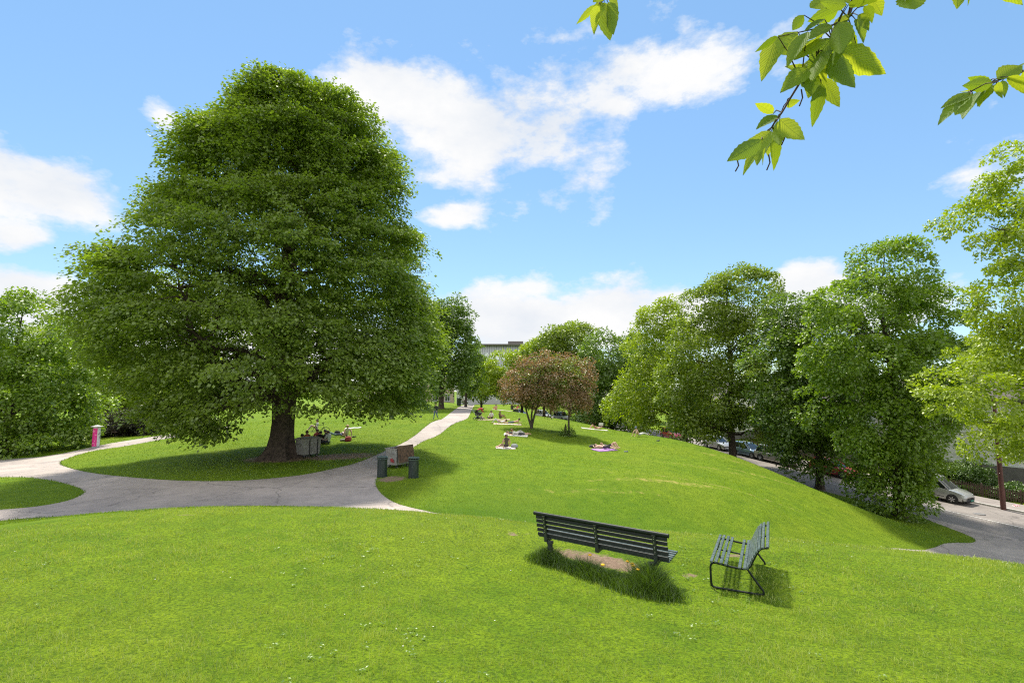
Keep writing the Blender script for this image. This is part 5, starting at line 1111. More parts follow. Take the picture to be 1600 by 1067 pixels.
# ------------------------------------------------------------------ parked cars
M_GLASS = paint('dark_car_glass', (.012, .016, .018), .06, .1, 2, coat=.6)
M_TRIM = flat('black_trim', (.02, .02, .022), .6); M_RIM = paint('alloy_rim', (.5, .5, .52), .35, .1, 8, metal=.7)
M_LAMP = paint('headlight_glass', (.62, .64, .66), .08, .05, 5, coat=.8); M_TAIL = paint('tail_light_red', (.35, .01, .01), .15, .1, 5, coat=.8)
M_PLATE = paint('number_plate_white', (.7, .7, .7), .5, .05); M_PLATE_G = paint('number_plate_green', (.03, .22, .17), .5, .05)
def car(label, pos, yaw, pitch, col, kind='hatch', plate=None, flip=False, group='cars parked along the street'):
    m = paint('car_paint', col, .28, .06, 3, metal=.25, coat=.9, dirt=tuple(min(1, c*.8+.02) for c in col)+(1,))
    t = thing('parked_car' if kind != 'van' else 'parked_van', label, 'car' if kind != 'van' else 'van', pos, 0, group)
    t.rotation_euler = Euler((0, -pitch, yaw+(pi if flip else 0)), 'XYZ')
    if kind == 'van': L, W, zt, belt, xr0, xf0, xr1, xf1 = 4.45, .90, 1.82, 1.02, -2.1, 1.25, -2.0, .35
    elif kind == 'suv': L, W, zt, belt, xr0, xf0, xr1, xf1 = 4.4, .90, 1.66, .98, -2.0, 1.0, -1.75, .25
    else: L, W, zt, belt, xr0, xf0, xr1, xf1 = 4.0, .85, 1.46, .90, -1.85, .98, -1.45, .12
    h = L/2
    def ring(x, s, zb, zc): return [(x, y*s, z) for y, z in [(-.78*W, zb), (-.97*W, zb+.07), (-W, zb+.22), (-W, zc-.22), (-.955*W, zc-.04), (-.84*W, zc), (0, zc+.015), (.84*W, zc), (.955*W, zc-.04), (W, zc-.22), (W, zb+.22), (.97*W, zb+.07), (.78*W, zb)]]
    hb = belt-.02
    st = [(-h, .84, .38, belt-.12), (-h+.06, .93, .28, belt-.02), (-h+.3, .98, .2, belt), (-.3*L, 1, .18, belt), (0, 1, .17, belt), (.22*L, 1, .17, belt), (xf0, 1, .18, hb), (.36*L, .985, .19, hb-.06), (.44*L, .95, .2, hb-.16), (.48*L, .89, .24, hb-.27), (h, .80, .32, hb-.36)]
    mb = MB(); mb.loft([ring(*a) for a in st]); body = mb.build('body', m, t, smooth=True)
    def gr(x0, x1, y, z, k=.12): return [(x0, -y+k, z), (x0+k*.5, -y, z), (x1-k, -y, z), (x1, -y+k*1.6, z), (x1+.03, 0, z), (x1, y-k*1.6, z), (x1-k, y, z), (x0+k*.5, y, z), (x0, y-k, z), (x0-.03, 0, z)]
    g0, g1 = gr(xr0, xf0, W*.93, belt-.02), gr(xr1, xf1, W*.74, zt-.07)
    mb = MB(); mb.loft([g0, g1]); mb.build('windows', M_GLASS, t)
    mb = MB(); g1b = gr(xr1-.02, xf1+.03, W*.755, zt-.075); g2 = gr(xr1+.0, xf1-.02, W*.72, zt-.03); g3 = gr(xr1+.12, xf1-.14, W*.58, zt); mb.loft([g1b, g2, g3]); mb.build('roof', m, t, smooth=True)
    mb = MB(); a = lambda p, q, f: Vector(p).lerp(Vector(q), f)
    for i in (1, 2, 3, 5, 6, 7, 8, 0): mb.tube([a(g0[i], g1[i], 0), a(g0[i], g1[i], 1)], .032, 6)
    for i0, i1 in ((1, 2), (7, 6)):
        for f in ((.42,) if kind == 'hatch' else (.36, .68)): mb.tube([a(g0[i0], g0[i1], f+.05), a(g1[i0], g1[i1], f)], .03, 6)
    mb.build('pillar', m, t, smooth=True)
    wr = .31 if kind == 'hatch' else .33
    for sx in (-.30*L, .315*L):
        for sy in (-1, 1):
            mb = MB(); mb.lathe([(0, -.02), (wr+.055, -.02), (wr+.055, .02), (0, .02)], (sx, sy*(W-.012), wr), 26, axis='y'); mb.build('wheel_arch', M_TRIM, t)
            mb = MB(); mb.lathe([(.6*wr, -.1), (.93*wr, -.1), (wr, -.07), (wr, .07), (.93*wr, .1), (.6*wr, .1)], (sx, sy*(W-.07), wr), 26, axis='y'); ty = mb.build('wheel', M_RUB, t, smooth=True)
            mb = MB(); mb.lathe([(.62*wr, .0), (.66*wr, .03), (.6*wr, .035)], (sx, sy*(W-.0), wr), 22, axis='y')
            for k in range(6): b = 2*pi*k/6+.3; mb.box((sx+.34*wr*cos(b), sy*(W+.03), wr+.34*wr*sin(b)), (.62*wr, .025, .07), (0, -b, 0))
            mb.build('rim', M_RIM, ty)
    for sy in (-1, 1):
        mb = MB(); mb.loft([[(.485*L, sy*.50*W, hb-.30), (.485*L, sy*.74*W, hb-.28), (.47*L, sy*.80*W, hb-.24), (.46*L, sy*.55*W, hb-.215)], [(.455*L+.05, sy*.55*W, hb-.33), (.44*L+.04, sy*.84*W, hb-.30), (.42*L+.03, sy*.91*W, hb-.18), (.44*L, sy*.60*W, hb-.16)]]); mb.build('headlight', M_LAMP, t)
        mb = MB(); mb.box((-h+.05, sy*.80*W, belt-.18), (.09, .17, .26), ch=.02); mb.build('tail_light', M_TAIL, t)
        mb = MB(); mb.box((xf0-.22, sy*(W+.09), belt+.06), (.1, .18, .13), ch=.03); mb.build('mirror', M_TRIM if kind == 'van' else m, t)
    mb = MB(); mb.loft([[(x, y*W, z) for y in (-.82, -.4, .4, .82) for z in ()] or [(.46*L, -.93*W, .2), (.505*L, -.7*W, .22), (.515*L, 0, .22), (.505*L, .7*W, .22), (.46*L, .93*W, .2)], [(.455*L, -.95*W, .42), (.505*L, -.72*W, .44), (.518*L, 0, .45), (.505*L, .72*W, .44), (.455*L, .95*W, .42)]], closed=False, cap=False)
    o = mb.build('bumper', M_TRIM if kind == 'van' else m, t, smooth=True); s_ = o.modifiers.new('s', 'SOLIDIFY'); s_.thickness = .03
    mb = MB(); mb.box((.505*L, 0, .5), (.03, 1.0*W, .1), ch=.01); mb.build('grille', M_TRIM, t)
    mb = MB(); mb.box((.525*L, 0, .36), (.02, .50, .11)); mb.build('number_plate', plate or M_PLATE, t)
    mb = MB()
    for sy in (-1, 1): mb.box((-.05*L, sy*(W+.002), .42), (.5*L, .014, .05))
    mb.build('side_strip', M_TRIM, t)
    return t
def proj(v):
    y = v.y*cos(TILT)+v.z*sin(TILT); u = v.z*cos(TILT)-v.y*sin(TILT); return 800+800*v.x/y, 533.5-800*u/y
def on_street(px, off):
    best = None
    for i in np.arange(4, len(STC)-2, .1):
        p, a, s_ = street_at(i, off); q = proj(p)[0]
        if p.y > 5 and (best is None or abs(q-px) < best[0]): best = (abs(q-px), p, a, s_)
    return best[1:]
for (px, off, col, kind, plate, lab) in [
    (1462, 3.2, (.42, .43, .42), 'van', M_PLATE_G, 'silver grey van with black bumper and green number plate parked by the kerb'),
    (1302, 3.2, (.42, .025, .03), 'hatch', None, 'bright red car parked under the tree left of the tallest street tree'),
    (1170, 3.0, (.16, .24, .33), 'hatch', None, 'pale blue hatchback parked near the brow of the slope'),
    (1214, 3.0, (.36, .34, .31), 'suv', None, 'beige silver car parked just in front of the pale blue hatchback'),
    (1050, 2.6, (.30, .02, .03), 'hatch', None, 'dark red car glimpsed at the brow of the slope between tree trunks'),
    (1122, 3.0, (.45, .45, .46), 'hatch', None, 'pale car half hidden by leaves left of the blue hatchback'),
    (960, 2.9, (.55, .55, .55), 'suv', None, 'white car glimpsed right of the single stemmed reddish tree'),
    (925, 2.9, (.28, .02, .03), 'hatch', None, 'far red car glimpsed between the two reddish tree stems'),
    (878, 2.9, (.50, .50, .50), 'van', None, 'far white van glimpsed between the reddish tree stems'),
    (848, 2.9, (.60, .60, .62), 'van', None, 'farthest white van glimpsed just right of the forked reddish tree'),
    (812, 2.9, (.06, .07, .08), 'suv', None, 'far dark car glimpsed just left of the forked reddish tree')]:
    p, a, s_ = on_street(px, off); p.z = gz(p.x, p.y)+.02; car(lab, p, a, math.atan2(gz(p.x+cos(a), p.y+sin(a))-gz(p.x-cos(a), p.y-sin(a)), 2.0), col, kind, plate)

# ------------------------------------------------------------------ street furniture, fence, houses
M_POLE = paint('red_brown_pole', (.10, .035, .028), .7, .3, 4, bump=.2)
p = H(1568, 796, 25); t = thing('street_pole', 'tall reddish brown pole standing on the pavement beside the picket fence', 'pole', p)
mb = MB(); mb.lathe([(.17, -.3), (.165, .3), (.15, 3), (.12, 7), (.1, 8.2), (0, 8.22)], n=16); mb.build('shaft', M_POLE, t, smooth=True)
mb = MB(); mb.tube([(0, 0, 7.9), (-.3, -.3, 8.15), (-1.2, -1.0, 8.3)], .035, 8); mb.box((-1.4, -1.15, 8.28), (.6, .25, .14), (0, 0, .7), ch=.04); mb.build('lamp_arm', M_POLE, t)
p = H(1530, 803, 25); mb = MB(); mb.lathe([(.36, 0), (.36, .012), (.31, .016), (.0, .016)], n=24); o = mb.build('manhole_cover', paint('worn_cast_iron', (.26, .25, .25), .6, .3, 12, metal=.4, bump=.4)); o.location = p+Vector((0, 0, .012)); tag(o, 'pale worn round manhole cover in the street in front of the van', 'manhole cover')
p = H(1588, 793, 25); mb = MB(); mb.loft([[(-.25, -.1, .02), (-.2, .12, .05), (.05, .15, .03), (.28, .05, .06), (.2, -.12, .02), (-.05, -.14, .05)], [(-.15, -.05, .1), (-.1, .06, .12), (.03, .08, .09), (.15, .03, .13), (.1, -.06, .1), (-.03, -.07, .12)]]); o = mb.build('crumpled_wrapper', checker_cloth((.65, .08, .14), (.7, .68, .68))); o.location = p+Vector((0, 0, .1)); tag(o, 'crumpled pink and white wrapper on the pavement by the fence', 'litter')
p = H(1373, 778, 20); t = MB(); t.tube([(0, 0, -.3), (.08, 0, 1.6), (.35, .05, 5.0)], .025, 6); o = t.build('thin_stake', flat('pale_wood', (.4, .38, .34), .8)); o.location = p; tag(o, 'thin pale stake leaning at the foot of the tallest street tree', 'stake')

M_FENCE = paint('weathered_brown_fence', (.085, .055, .038), .85, .4, 5, dirt=(.14, .11, .09, 1), bump=.3)
def fence(label, i0, i1, off):
    pts = []
    for i in np.arange(i0, i1, .02): q, a, s_ = street_at(i, off); pts.append(Vector((q.x, q.y, q.z+.12)))
    d = [0]
    for a, b in zip(pts[:-1], pts[1:]): d.append(d[-1]+(b-a).length)
    tot = d[-1]; at = lambda s: Vector([np.interp(s, d, [p_[k] for p_ in pts]) for k in range(3)])
    t = thing('picket_fence', label, 'fence', at(0)); o0 = at(0); mb = MB(); rl = MB(); s = 0
    while s < tot:
        p_ = at(s)-o0; q = at(min(s+.1, tot))-o0; a = math.atan2((q-p_).y, (q-p_).x); h = 1.0+.03*sin(s*9)
        c, n_ = cos(a), sin(a); w_ = .04
        prof = [(-w_, .05), (w_, .05), (w_, h-.06), (0, h), (-w_, h-.06)]
        mb.loft([[(p_.x+x*c-dy*n_, p_.y+x*n_+dy*c, p_.z+z) for x, z in prof] for dy in (-.034, -.012)])
        s += .155
    for z in (.3, .75): rl.loft([[(P_.x, P_.y, P_.z+z-.035), (P_.x, P_.y, P_.z+z+.035), (P_.x+.02, P_.y+.03, P_.z+z+.035), (P_.x+.02, P_.y+.03, P_.z+z-.035)] for P_ in [at(k)-o0 for k in np.arange(0, tot, 1.0)]])
    mb.build('pickets', M_FENCE, t); rl.build('rail', M_FENCE, t)
    for k in np.arange(0, tot, 2.4):
        P_ = at(k)-o0; pb = MB(); pb.box((P_.x+.06, P_.y+.07, P_.z+.5), (.09, .09, 1.15)); pb.build('post', M_FENCE, t)
fence('brown picket fence along the pavement behind the silver van', 58, 72, S_FAR+2.75)
fence('brown picket fence farther up the street behind the red car', 44, 57.6, S_FAR+2.75)
M_HEDGE = leaf_mat('hedge_leaves', (.05, .11, .015), (.12, .21, .03), .4)
def bush(label, v, rx, ry, rz_, n=70, L=.13, mat=M_HEDGE, seed=1, name='shrub', cat='shrub', per=90):
    tree(name, label, cat, v, [(0, 0, rz_*.5, rx, ry, rz_*.55), (rx*.5, .2, rz_*.4, rx*.6, ry*.7, rz_*.45), (-rx*.5, -.1, rz_*.4, rx*.6, ry*.7, rz_*.42)], .3, .06, n, per, L, (.3, .6), mat, seed=seed, nlimb=10, gap=.7, inner=.4)
for (px, off, dx, rx, ry, h, lab, mt) in [(1530, 9.6, 0, 1.7, 1.3, 3.2, 'big bright green bush behind the picket fence left of the brown pole', M_HEDGE), (1490, 9.4, 0, 1.5, 1.2, 2.6, 'dark bush behind the picket fence above the van bonnet', MAPLE2),
    (1592, 9.6, 0, 1.6, 1.0, 1.1, 'low green garden bush right of the brown pole', M_HEDGE), (1440, 8.5, 0, 1.8, 1.4, 3.0, 'leafy bush behind the silver van roof', MAPLE2), (1508, 7.45, 0, .5, .2, .5, 'climbing greenery at the foot of the picket fence', M_HEDGE)]:
    q, a, s_ = on_street(px, off); q.z = gz(q.x, q.y); bush(lab, q, rx, ry, h, seed=px, mat=mt)
v = H(889, 681, 16); bush('small dark shrubby sprouts at the foot of the single stemmed reddish tree', v+Vector((0, -.1, 0)), 0.24, .22, .36, 18, .09, MAPLE2, 5, 'sapling_sprouts', 'shrub', 50)

M_WALL = paint('off_white_render', (.74, .71, .69), .85, .06, 1.2, dirt=(.5, .48, .45, 1)); M_WALL2 = paint('cream_render', (.50, .40, .31), .85, .08, 1.2); M_WALL3 = paint('pale_grey_render', (.42, .42, .42), .85, .07, 1.2)
M_PLINTH = paint('dark_plinth', (.16, .145, .14), .9, .15, 2); M_TILE = paint('dark_roof_tiles', (.09, .075, .07), .8, .3, 6, bump=.3); M_FRAME = flat('white_window_frame', (.7, .7, .7), .5); M_WGLASS = paint('window_glass', (.03, .04, .05), .07, .3, .6, coat=.5)
def house(label, loc, rz, W, D, Hh, wall, roof='gable', floors=2, bays=5, plinth=.9, name='house', cat='house', rh=2.6, side_bays=3):
    t = thing(name, label, cat, loc, rz)
    mb = MB(); mb.box((0, 0, Hh/2+plinth/2-.2), (W, D, Hh-plinth+.4)); w_ = mb.build('wall', wall, t)
    mb = MB(); mb.box((0, 0, plinth/2-1), (W+.12, D+.12, plinth+2)); mb.build('plinth', M_PLINTH, t)
    mb = MB()
    for z in [plinth+.1]+[plinth+(Hh-plinth)*k/floors for k in range(1, floors)]+[Hh-.1]: mb.box((0, 0, z), (W+.16, D+.16, .16))
    mb.build('cornice', M_FRAME if wall is not M_WALL2 else wall, t)
    if roof == 'gable':
        mb = MB(); o_ = .5; mb.loft([[(-W/2-o_, -D/2-o_, Hh), (-W/2-o_, 0, Hh+rh), (-W/2-o_, D/2+o_, Hh), (-W/2-o_, D/2+o_, Hh+.18), (-W/2-o_, 0, Hh+rh+.2), (-W/2-o_, -D/2-o_, Hh+.18)], [(W/2+o_, -D/2-o_, Hh), (W/2+o_, 0, Hh+rh), (W/2+o_, D/2+o_, Hh), (W/2+o_, D/2+o_, Hh+.18), (W/2+o_, 0, Hh+rh+.2), (W/2+o_, -D/2-o_, Hh+.18)]])
        rf = mb.build('roof', M_TILE, t); g = MB()
        for sx in (-1, 1): g.loft([[(sx*W/2, -D/2, Hh), (sx*W/2, D/2, Hh), (sx*W/2, 0, Hh+rh*.96)], [(sx*(W/2-.2), -D/2, Hh), (sx*(W/2-.2), D/2, Hh), (sx*(W/2-.2), 0, Hh+rh*.96)]])
        g.build('gable', wall, t)
        c = MB(); c.box((W*.2, D*.1, Hh+rh), (.7, .7, 1.6)); c.build('chimney', M_PLINTH, rf)
    else:
        mb = MB(); mb.box((0, 0, Hh+.2), (W+.5, D+.5, .4)); mb.build('roof', M_TILE, t)
    fh = (Hh-plinth)/floors
    def win(c, nx, ny):
        a = math.atan2(ny, nx)+pi/2; f = MB(); cx, cy, cz = c
        for dx, dz, sx, sz in [(-.55, 0, .1, 1.6), (.55, 0, .1, 1.6), (0, -.8, 1.2, .1), (0, .8, 1.2, .1), (0, .0, .06, 1.5), (0, .25, 1.0, .06)]: f.box((cx+dx*cos(a), cy+dx*sin(a), cz+dz), (sx, .12, sz), (0, 0, a))
        o = f.build('window', M_FRAME, t); g = MB(); g.box((cx, cy, cz), (1.02, .05, 1.5), (0, 0, a)); g.build('pane', M_WGLASS, o)
        s_ = MB(); s_.box((cx+nx*.06, cy+ny*.06, cz-.88), (1.35, .22, .06), (0, 0, a)); s_.build('sill', M_FRAME, o)
    for fl in range(floors):
        z = plinth+fh*(fl+.52)
        for b in range(bays): win((-W/2+W*(b+.5)/bays, -D/2-.02, z), 0, -1)
        for b in range(side_bays):
            for sx in (-1, 1): win((sx*(W/2+.02), -D/2+D*(b+.5)/side_bays, z), sx, 0)
    return t
def at_px(px, Y): d = ray(px, 600); x = d[0]/d[1]*Y; return Vector((x, Y, gz(x, Y)))
q, a, s_ = on_street(1565, 17); house('off white house with dark base behind the picket fence at the right edge', Vector((q.x, q.y, gz(q.x, q.y)+.4)), a+pi, 13, 9, 7.2, M_WALL, bays=4, plinth=1.5)
q, a, s_ = on_street(1330, 20); house('pale grey house hidden behind the street trees', Vector((q.x, q.y, gz(q.x, q.y))), a+pi, 14, 10, 6.4, M_WALL3, bays=5)
q, a, s_ = on_street(1130, 20); house('off white low house glimpsed behind the round topped street tree', Vector((q.x, q.y, gz(q.x, q.y))), a+pi, 16, 10, 5.6, M_WALL, bays=6)
q, a, s_ = on_street(960, 20); house('pale house glimpsed beyond the reddish trees', Vector((q.x, q.y, gz(q.x, q.y))), a+pi, 16, 10, 5.5, M_WALL3, bays=6)
b = at_px(696, 118); house('cream building whose corner shows at the end of the path', b+Vector((-5.4, 3, 0)), .1, 14, 10, 9, M_WALL2, 'flat', floors=3, bays=5, plinth=.5, name='building', cat='building')
b = at_px(610, 112); house('low cream pavilion glimpsed under the huge tree beyond the lawn', b+Vector((-2, 4, -.6)), .05, 16, 6, 3.2, M_WALL2, 'flat', floors=1, bays=6, plinth=.3, name='pavilion', cat='building')
# large building with glazed mansard roof far behind
Y = 175; c0 = pxY(745, 560, Y); t = thing('glazed_roof_building', 'large building with grey glazed sloping roof rising behind far treetops', 'building', (pxY(790, 600, Y)[0], Y+8, -6))
tz = lambda py: pxY(790, py, Y)[2]+6
mb = MB(); mb.box((0, 4, tz(600)/2), (34, 18, tz(600))); mb.build('wall', M_WALL3, t)
mb = MB(); zb_, zt_ = tz(600), tz(537); mb.loft([[(-17, -5.5, zb_), (17, -5.5, zb_), (17, 13, zb_), (-17, 13, zb_)], [(-17, -1.5, zt_), (17, -1.5, zt_), (17, 11, zt_), (-17, 11, zt_)]])
m, nt, bs = new_mat('standing_seam_metal'); p = obj_pos(nt); wv = node(nt, 'ShaderNodeTexWave', wave_type='BANDS', bands_direction='X', ins={'Scale': .38, 'Distortion': 0}); nt.links.new(p, wv.inputs['Vector']); nt.links.new(ramp(nt, wv.outputs['Fac'], [(.08, (.16, .17, .17)), (.16, (.34, .36, .36))]), bs.inputs['Base Color']); bs.inputs['Roughness'].default_value = .45; bs.inputs['Metallic'].default_value = .3
rf = mb.build('roof', m, t)
for k in range(12):
    x = -15.5+k*2.0; g = MB(); za, zb2 = zb_+(zt_-zb_)*.62, zb_+(zt_-zb_)*.80; ya, yb = -5.5+4*.62-.12, -5.5+4*.80-.12
    g.loft([[(x, ya, za), (x+1.2, ya, za), (x+1.2, yb, zb2), (x, yb, zb2)], [(x, ya+.1, za), (x+1.2, ya+.1, za), (x+1.2, yb+.1, zb2), (x, yb+.1, zb2)]]); g.build('skylight', paint('bright_skylight_glass', (.62, .66, .68), .1, .05, 2, coat=.5) if k == 0 else bpy.data.materials['bright_skylight_glass'], rf)
mb = MB(); mb.box((0, 4, zt_+.2), (34.4, 14, .4)); mb.build('parapet', M_PLINTH, t)
for x, w_, h in [(3.5, 5.5, 1.3), (9.5, 5, .9), (13.6, 1.4, 3.0)]: mb = MB(); mb.box((x, 3, zt_+.4+h/2), (w_, 5 if w_ > 2 else 1.4, h), ch=.05); mb.build('roof_box', M_PLINTH, t)

# ------------------------------------------------------------------ more trees beyond the street and the lawn, copies of the row
def dup_tree(src, x, y, s, rz, label, group):
    c = copy_tree(src); c.location = (x, y, gz(x, y)-.1); c.scale = (s*.95, s*.95, s); c.rotation_euler = (0, 0, rz); c['label'] = label; c['group'] = group
    return c
row = {o['label']: o for o in COL.objects if o.get('group') == ROW}
src = [o for o in COL.objects if o.get('group') == ROW]
for k, (px, Y, s) in enumerate([(1420, 62, .62), (1340, 72, .7), (1260, 84, .75), (1180, 92, .8), (1100, 104, .85), (1010, 118, .9), (930, 130, .9), (860, 140, .9), (1530, 68, .7), (1640, 60, .7)]):
    b = at_px(px, Y); dup_tree(src[k % 6], b.x, b.y, s, k*1.3, 'green tree standing among the houses across the street behind the roadside row', 'trees across the street')
for k, (px, Y, s) in enumerate([(-60, 75, .9), (60, 85, .9), (140, 92, .95), (230, 95, .8), (330, 105, .8), (430, 120, .8), (520, 130, .8), (610, 140, .85), (-220, 60, .9), (-150, 100, 1.0)]):
    b = at_px(px, Y); dup_tree(src[(k*2+1) % 6], b.x, b.y, s, k*1.7+.4, 'green tree in the belt closing the park behind the left lawn', 'trees behind the left lawn')

# ------------------------------------------------------------------ overhanging branch tips of a tree beside the camera
def vein_leaf_mat():
    m = bpy.data.materials.new('backlit_serrated_leaf'); m.use_nodes = True; nt = m.node_tree; nt.nodes.clear()
    uv = node(nt, 'ShaderNodeAttribute', attribute_name='leafuv'); s_ = node(nt, 'ShaderNodeSeparateColor'); nt.links.new(uv.outputs['Color'], s_.inputs[0])
    u, vv, tn = s_.outputs[0], s_.outputs[1], s_.outputs[2]
    au = mth(nt, 'ABSOLUTE', mth(nt, 'SUBTRACT', u, .5)); ph = mth(nt, 'SUBTRACT', mth(nt, 'MULTIPLY', vv, 13.0), mth(nt, 'MULTIPLY', au, 10.0))
    fr = mth(nt, 'ABSOLUTE', mth(nt, 'SUBTRACT', mth(nt, 'FRACT', ph), .5)); vein = mth(nt, 'SUBTRACT', 1.0, mth(nt, 'MULTIPLY', fr, 5.0), clamp=True); mid = mth(nt, 'SUBTRACT', 1.0, mth(nt, 'MULTIPLY', au, 34.0), clamp=True)
    vn_ = mth(nt, 'MAXIMUM', vein, mid)
    c = mixc(nt, tn, (.06, .14, .008, 1), (.17, .28, .012, 1)); cl = mixc(nt, mth(nt, 'MULTIPLY', vn_, .4), c, (.24, .33, .05, 1))
    ct = mixc(nt, mth(nt, 'MULTIPLY', vn_, .38), mixc(nt, tn, (.30, .42, .012, 1), (.66, .70, .03, 1)), (.16, .26, .02, 1))
    d = node(nt, 'ShaderNodeBsdfDiffuse'); nt.links.new(cl, d.inputs[0]); t_ = node(nt, 'ShaderNodeBsdfTranslucent'); nt.links.new(ct, t_.inputs[0])
    g = node(nt, 'ShaderNodeBsdfGlossy', ins={'Roughness': .5}); bp = node(nt, 'ShaderNodeBump', ins={'Strength': .5, 'Distance': .002}); nt.links.new(vn_, bp.inputs['Height'])
    for q in (d, t_, g): nt.links.new(bp.outputs[0], q.inputs['Normal'])
    mx = node(nt, 'ShaderNodeMixShader', ins={0: .55}); nt.links.new(d.outputs[0], mx.inputs[1]); nt.links.new(t_.outputs[0], mx.inputs[2])
    m2 = node(nt, 'ShaderNodeMixShader', ins={0: .03}); nt.links.new(mx.outputs[0], m2.inputs[1]); nt.links.new(g.outputs[0], m2.inputs[2])
    o = node(nt, 'ShaderNodeOutputMaterial'); nt.links.new(m2.outputs[0], o.inputs[0]); return m
M_VEIN = vein_leaf_mat(); M_TWIG = paint('brown_twig', (.06, .035, .025), .8, .3, 40, bump=.3)
def big_leaves(specs, name, parent):
    """specs: (base, axis, normal, length, width, tint). serrated, pleated, slightly curled leaves"""
    V, F, A = [], [], []; n = 13
    for (P, D, N, L, W, tn, curl) in specs:
        D = D.normalized(); S = D.cross(N).normalized(); N = S.cross(D); b = len(V)
        for i in range(n+1):
            t = i/n; wdt = W*.5*(sin(pi*min(1, t**.78))**.85)*(1.0-.25*t) if 0 < t < 1 else 0
            c = P+D*L*t-N*curl*L*t*t
            for j, f in enumerate((-1, -.55, 0, .55, 1)):
                ser = 1+(.09 if (i % 2 == 0) else -.03) if abs(f) == 1 else 1
                q = c+S*wdt*f*ser+D*(abs(f)**1.2)*(-.0)+N*(abs(f)*wdt*.30+(.012*L if i % 2 else -.006*L)*(abs(f) == .55))
                V.append(q); A.append((.5+.5*f*max(.02, wdt/(W*.5)), t, tn, 1))
        for i in range(n):
            for j in range(4): F.append((b+i*5+j, b+i*5+j+1, b+(i+1)*5+j+1, b+(i+1)*5+j))
    me = np_mesh(name, np.array([tuple(v_) for v_ in V]), np.array(F)); at = me.attributes.new('leafuv', 'FLOAT_COLOR', 'POINT'); at.data.foreach_set('color', np.array(A, np.float32).ravel())
    return link_mesh(name, me, M_VEIN, parent, smooth=True)
T0 = thing('overhanging_tree', 'tree beside the camera whose toothed leaves hang into the top right of the view', 'tree', (0, 0, 0))
rl = np.random.default_rng(44)
def P3(px, py, Y): return Vector(pxY(px, py, Y))
def twig_with_leaves(path, leaves, r0=.006):
    st = MB(); st.tube(path, list(np.linspace(r0, r0*.25, len(path))), 6); sp_ = []
    for (px, py, ex, ey, Y, wf, tn, tw_) in leaves:
        a = P3(px, py, Y); e = P3(ex, ey, Y+rl.normal()*.018); D = e-a; L = D.length; view = a.normalized(); N = (-view*.9+Vector((rl.normal()*.25, rl.normal()*.25, .35+rl.normal()*.25))).normalized()
        if tw_: N = (N*cos(tw_)+D.normalized().cross(N)*sin(tw_)).normalized()
        if N.z < 0: N = -N
        sp_.append((a, D, N, L, L*wf, tn, rl.uniform(-.05, .22)))
        k = min(path, key=lambda q: (Vector(q)-a).length); st.tube([k, Vector(k).lerp(a, .6)+Vector((0, 0, .01)), a], [.0022, .0018, .0012], 5)
    tw = st.build('twig', M_TWIG, T0, smooth=True); big_leaves(sp_, 'leaves', tw)
Yb = 1.55
main = [P3(*p, Yb) for p in [(1352, -90), (1340, -20), (1325, 28), (1300, 62), (1272, 96), (1252, 126), (1236, 152), (1222, 176), (1205, 200), (1192, 222)]]
lv_ = [(1218, 182, 1182, 196, .6), (1208, 178, 1180, 160, .55), (1228, 165, 1250, 157, .5), (1218, 186, 1255, 222, .62), (1205, 205, 1166, 248, .5), (1196, 214, 1150, 234, .45), (1190, 218, 1136, 252, .4), (1192, 222, 1158, 272, .42), (1200, 212, 1190, 258, .5), (1198, 214, 1180, 252, .55), (1210, 206, 1214, 264, .35), (1204, 208, 1198, 246, .5), (1214, 190, 1222, 232, .5),
       (1262, 108, 1222, 140, .45), (1266, 104, 1268, 150, .5), (1270, 112, 1262, 155, .6), (1286, 122, 1312, 170, .45), (1283, 130, 1270, 198, .34), (1300, 84, 1332, 142, .6), (1312, 78, 1384, 116, .55), (1338, 72, 1354, 102, .5), (1300, 60, 1262, 110, .58), (1290, 62, 1240, 96, .5), (1284, 58, 1230, 90, .6), (1246, 50, 1210, 96, .55), (1214, 58, 1190, 124, .42), (1216, 58, 1180, 82, .25), (1262, 50, 1228, 104, .5), (1300, 40, 1256, 62, .5), (1288, 30, 1256, 52, .55), (1310, 16, 1262, 34, .6), (1330, 8, 1300, -8, .6),
       (1336, 30, 1352, 66, .7), (1340, 24, 1362, 46, .65), (1350, 10, 1366, 34, .75), (1360, -6, 1380, 24, .7), (1330, 40, 1310, 80, .6), (1322, 48, 1344, 92, .6), (1316, 56, 1300, 104, .55), (1276, 90, 1290, 130, .5), (1256, 24, 1236, 50, .6), (1290, -4, 1262, 20, .6), (1318, -10, 1290, 14, .6)]
rx_ = np.random.default_rng(9)
for _ in range(20):
    px, py = rx_.choice([1346, 1338, 1330, 1318, 1305, 1290, 1272])+rx_.normal()*14, 0; py = float(np.interp(px, [1250, 1300, 1352], [118, 62, -60]))+rx_.normal()*10; an = rx_.uniform(-.2, 1.15)*pi; ln = rx_.uniform(38, 58); lv_.append((px, py, px+ln*cos(an)*.8, py+ln*sin(an), rx_.uniform(.48, .62)))
twig_with_leaves(main, [(a, b, c, d, Yb+rl.normal()*.06, w_*.98, float(np.clip(rl.choice([.05, .45, .8], p=[.38, .27, .35])+rl.normal()*.1, 0, 1)), rl.normal()*.5) for a, b, c, d, w_ in lv_], .0065)
side1 = [main[2], P3(1300, 40, Yb), P3(1262, 48, Yb), P3(1216, 58, Yb-.03)]; mb = MB(); mb.tube(side1, [.004, .003, .002, .0012], 5); mb.build('twig', M_TWIG, T0, smooth=True)
side2 = [P3(1336, -6, Yb), P3(1318, 40, Yb+.03), P3(1308, 80, Yb+.04), P3(1295, 112, Yb+.03)]; mb = MB(); mb.tube(side2, [.004, .003, .002, .0012], 5); mb.build('twig', M_TWIG, T0, smooth=True)
cat_ = MB()
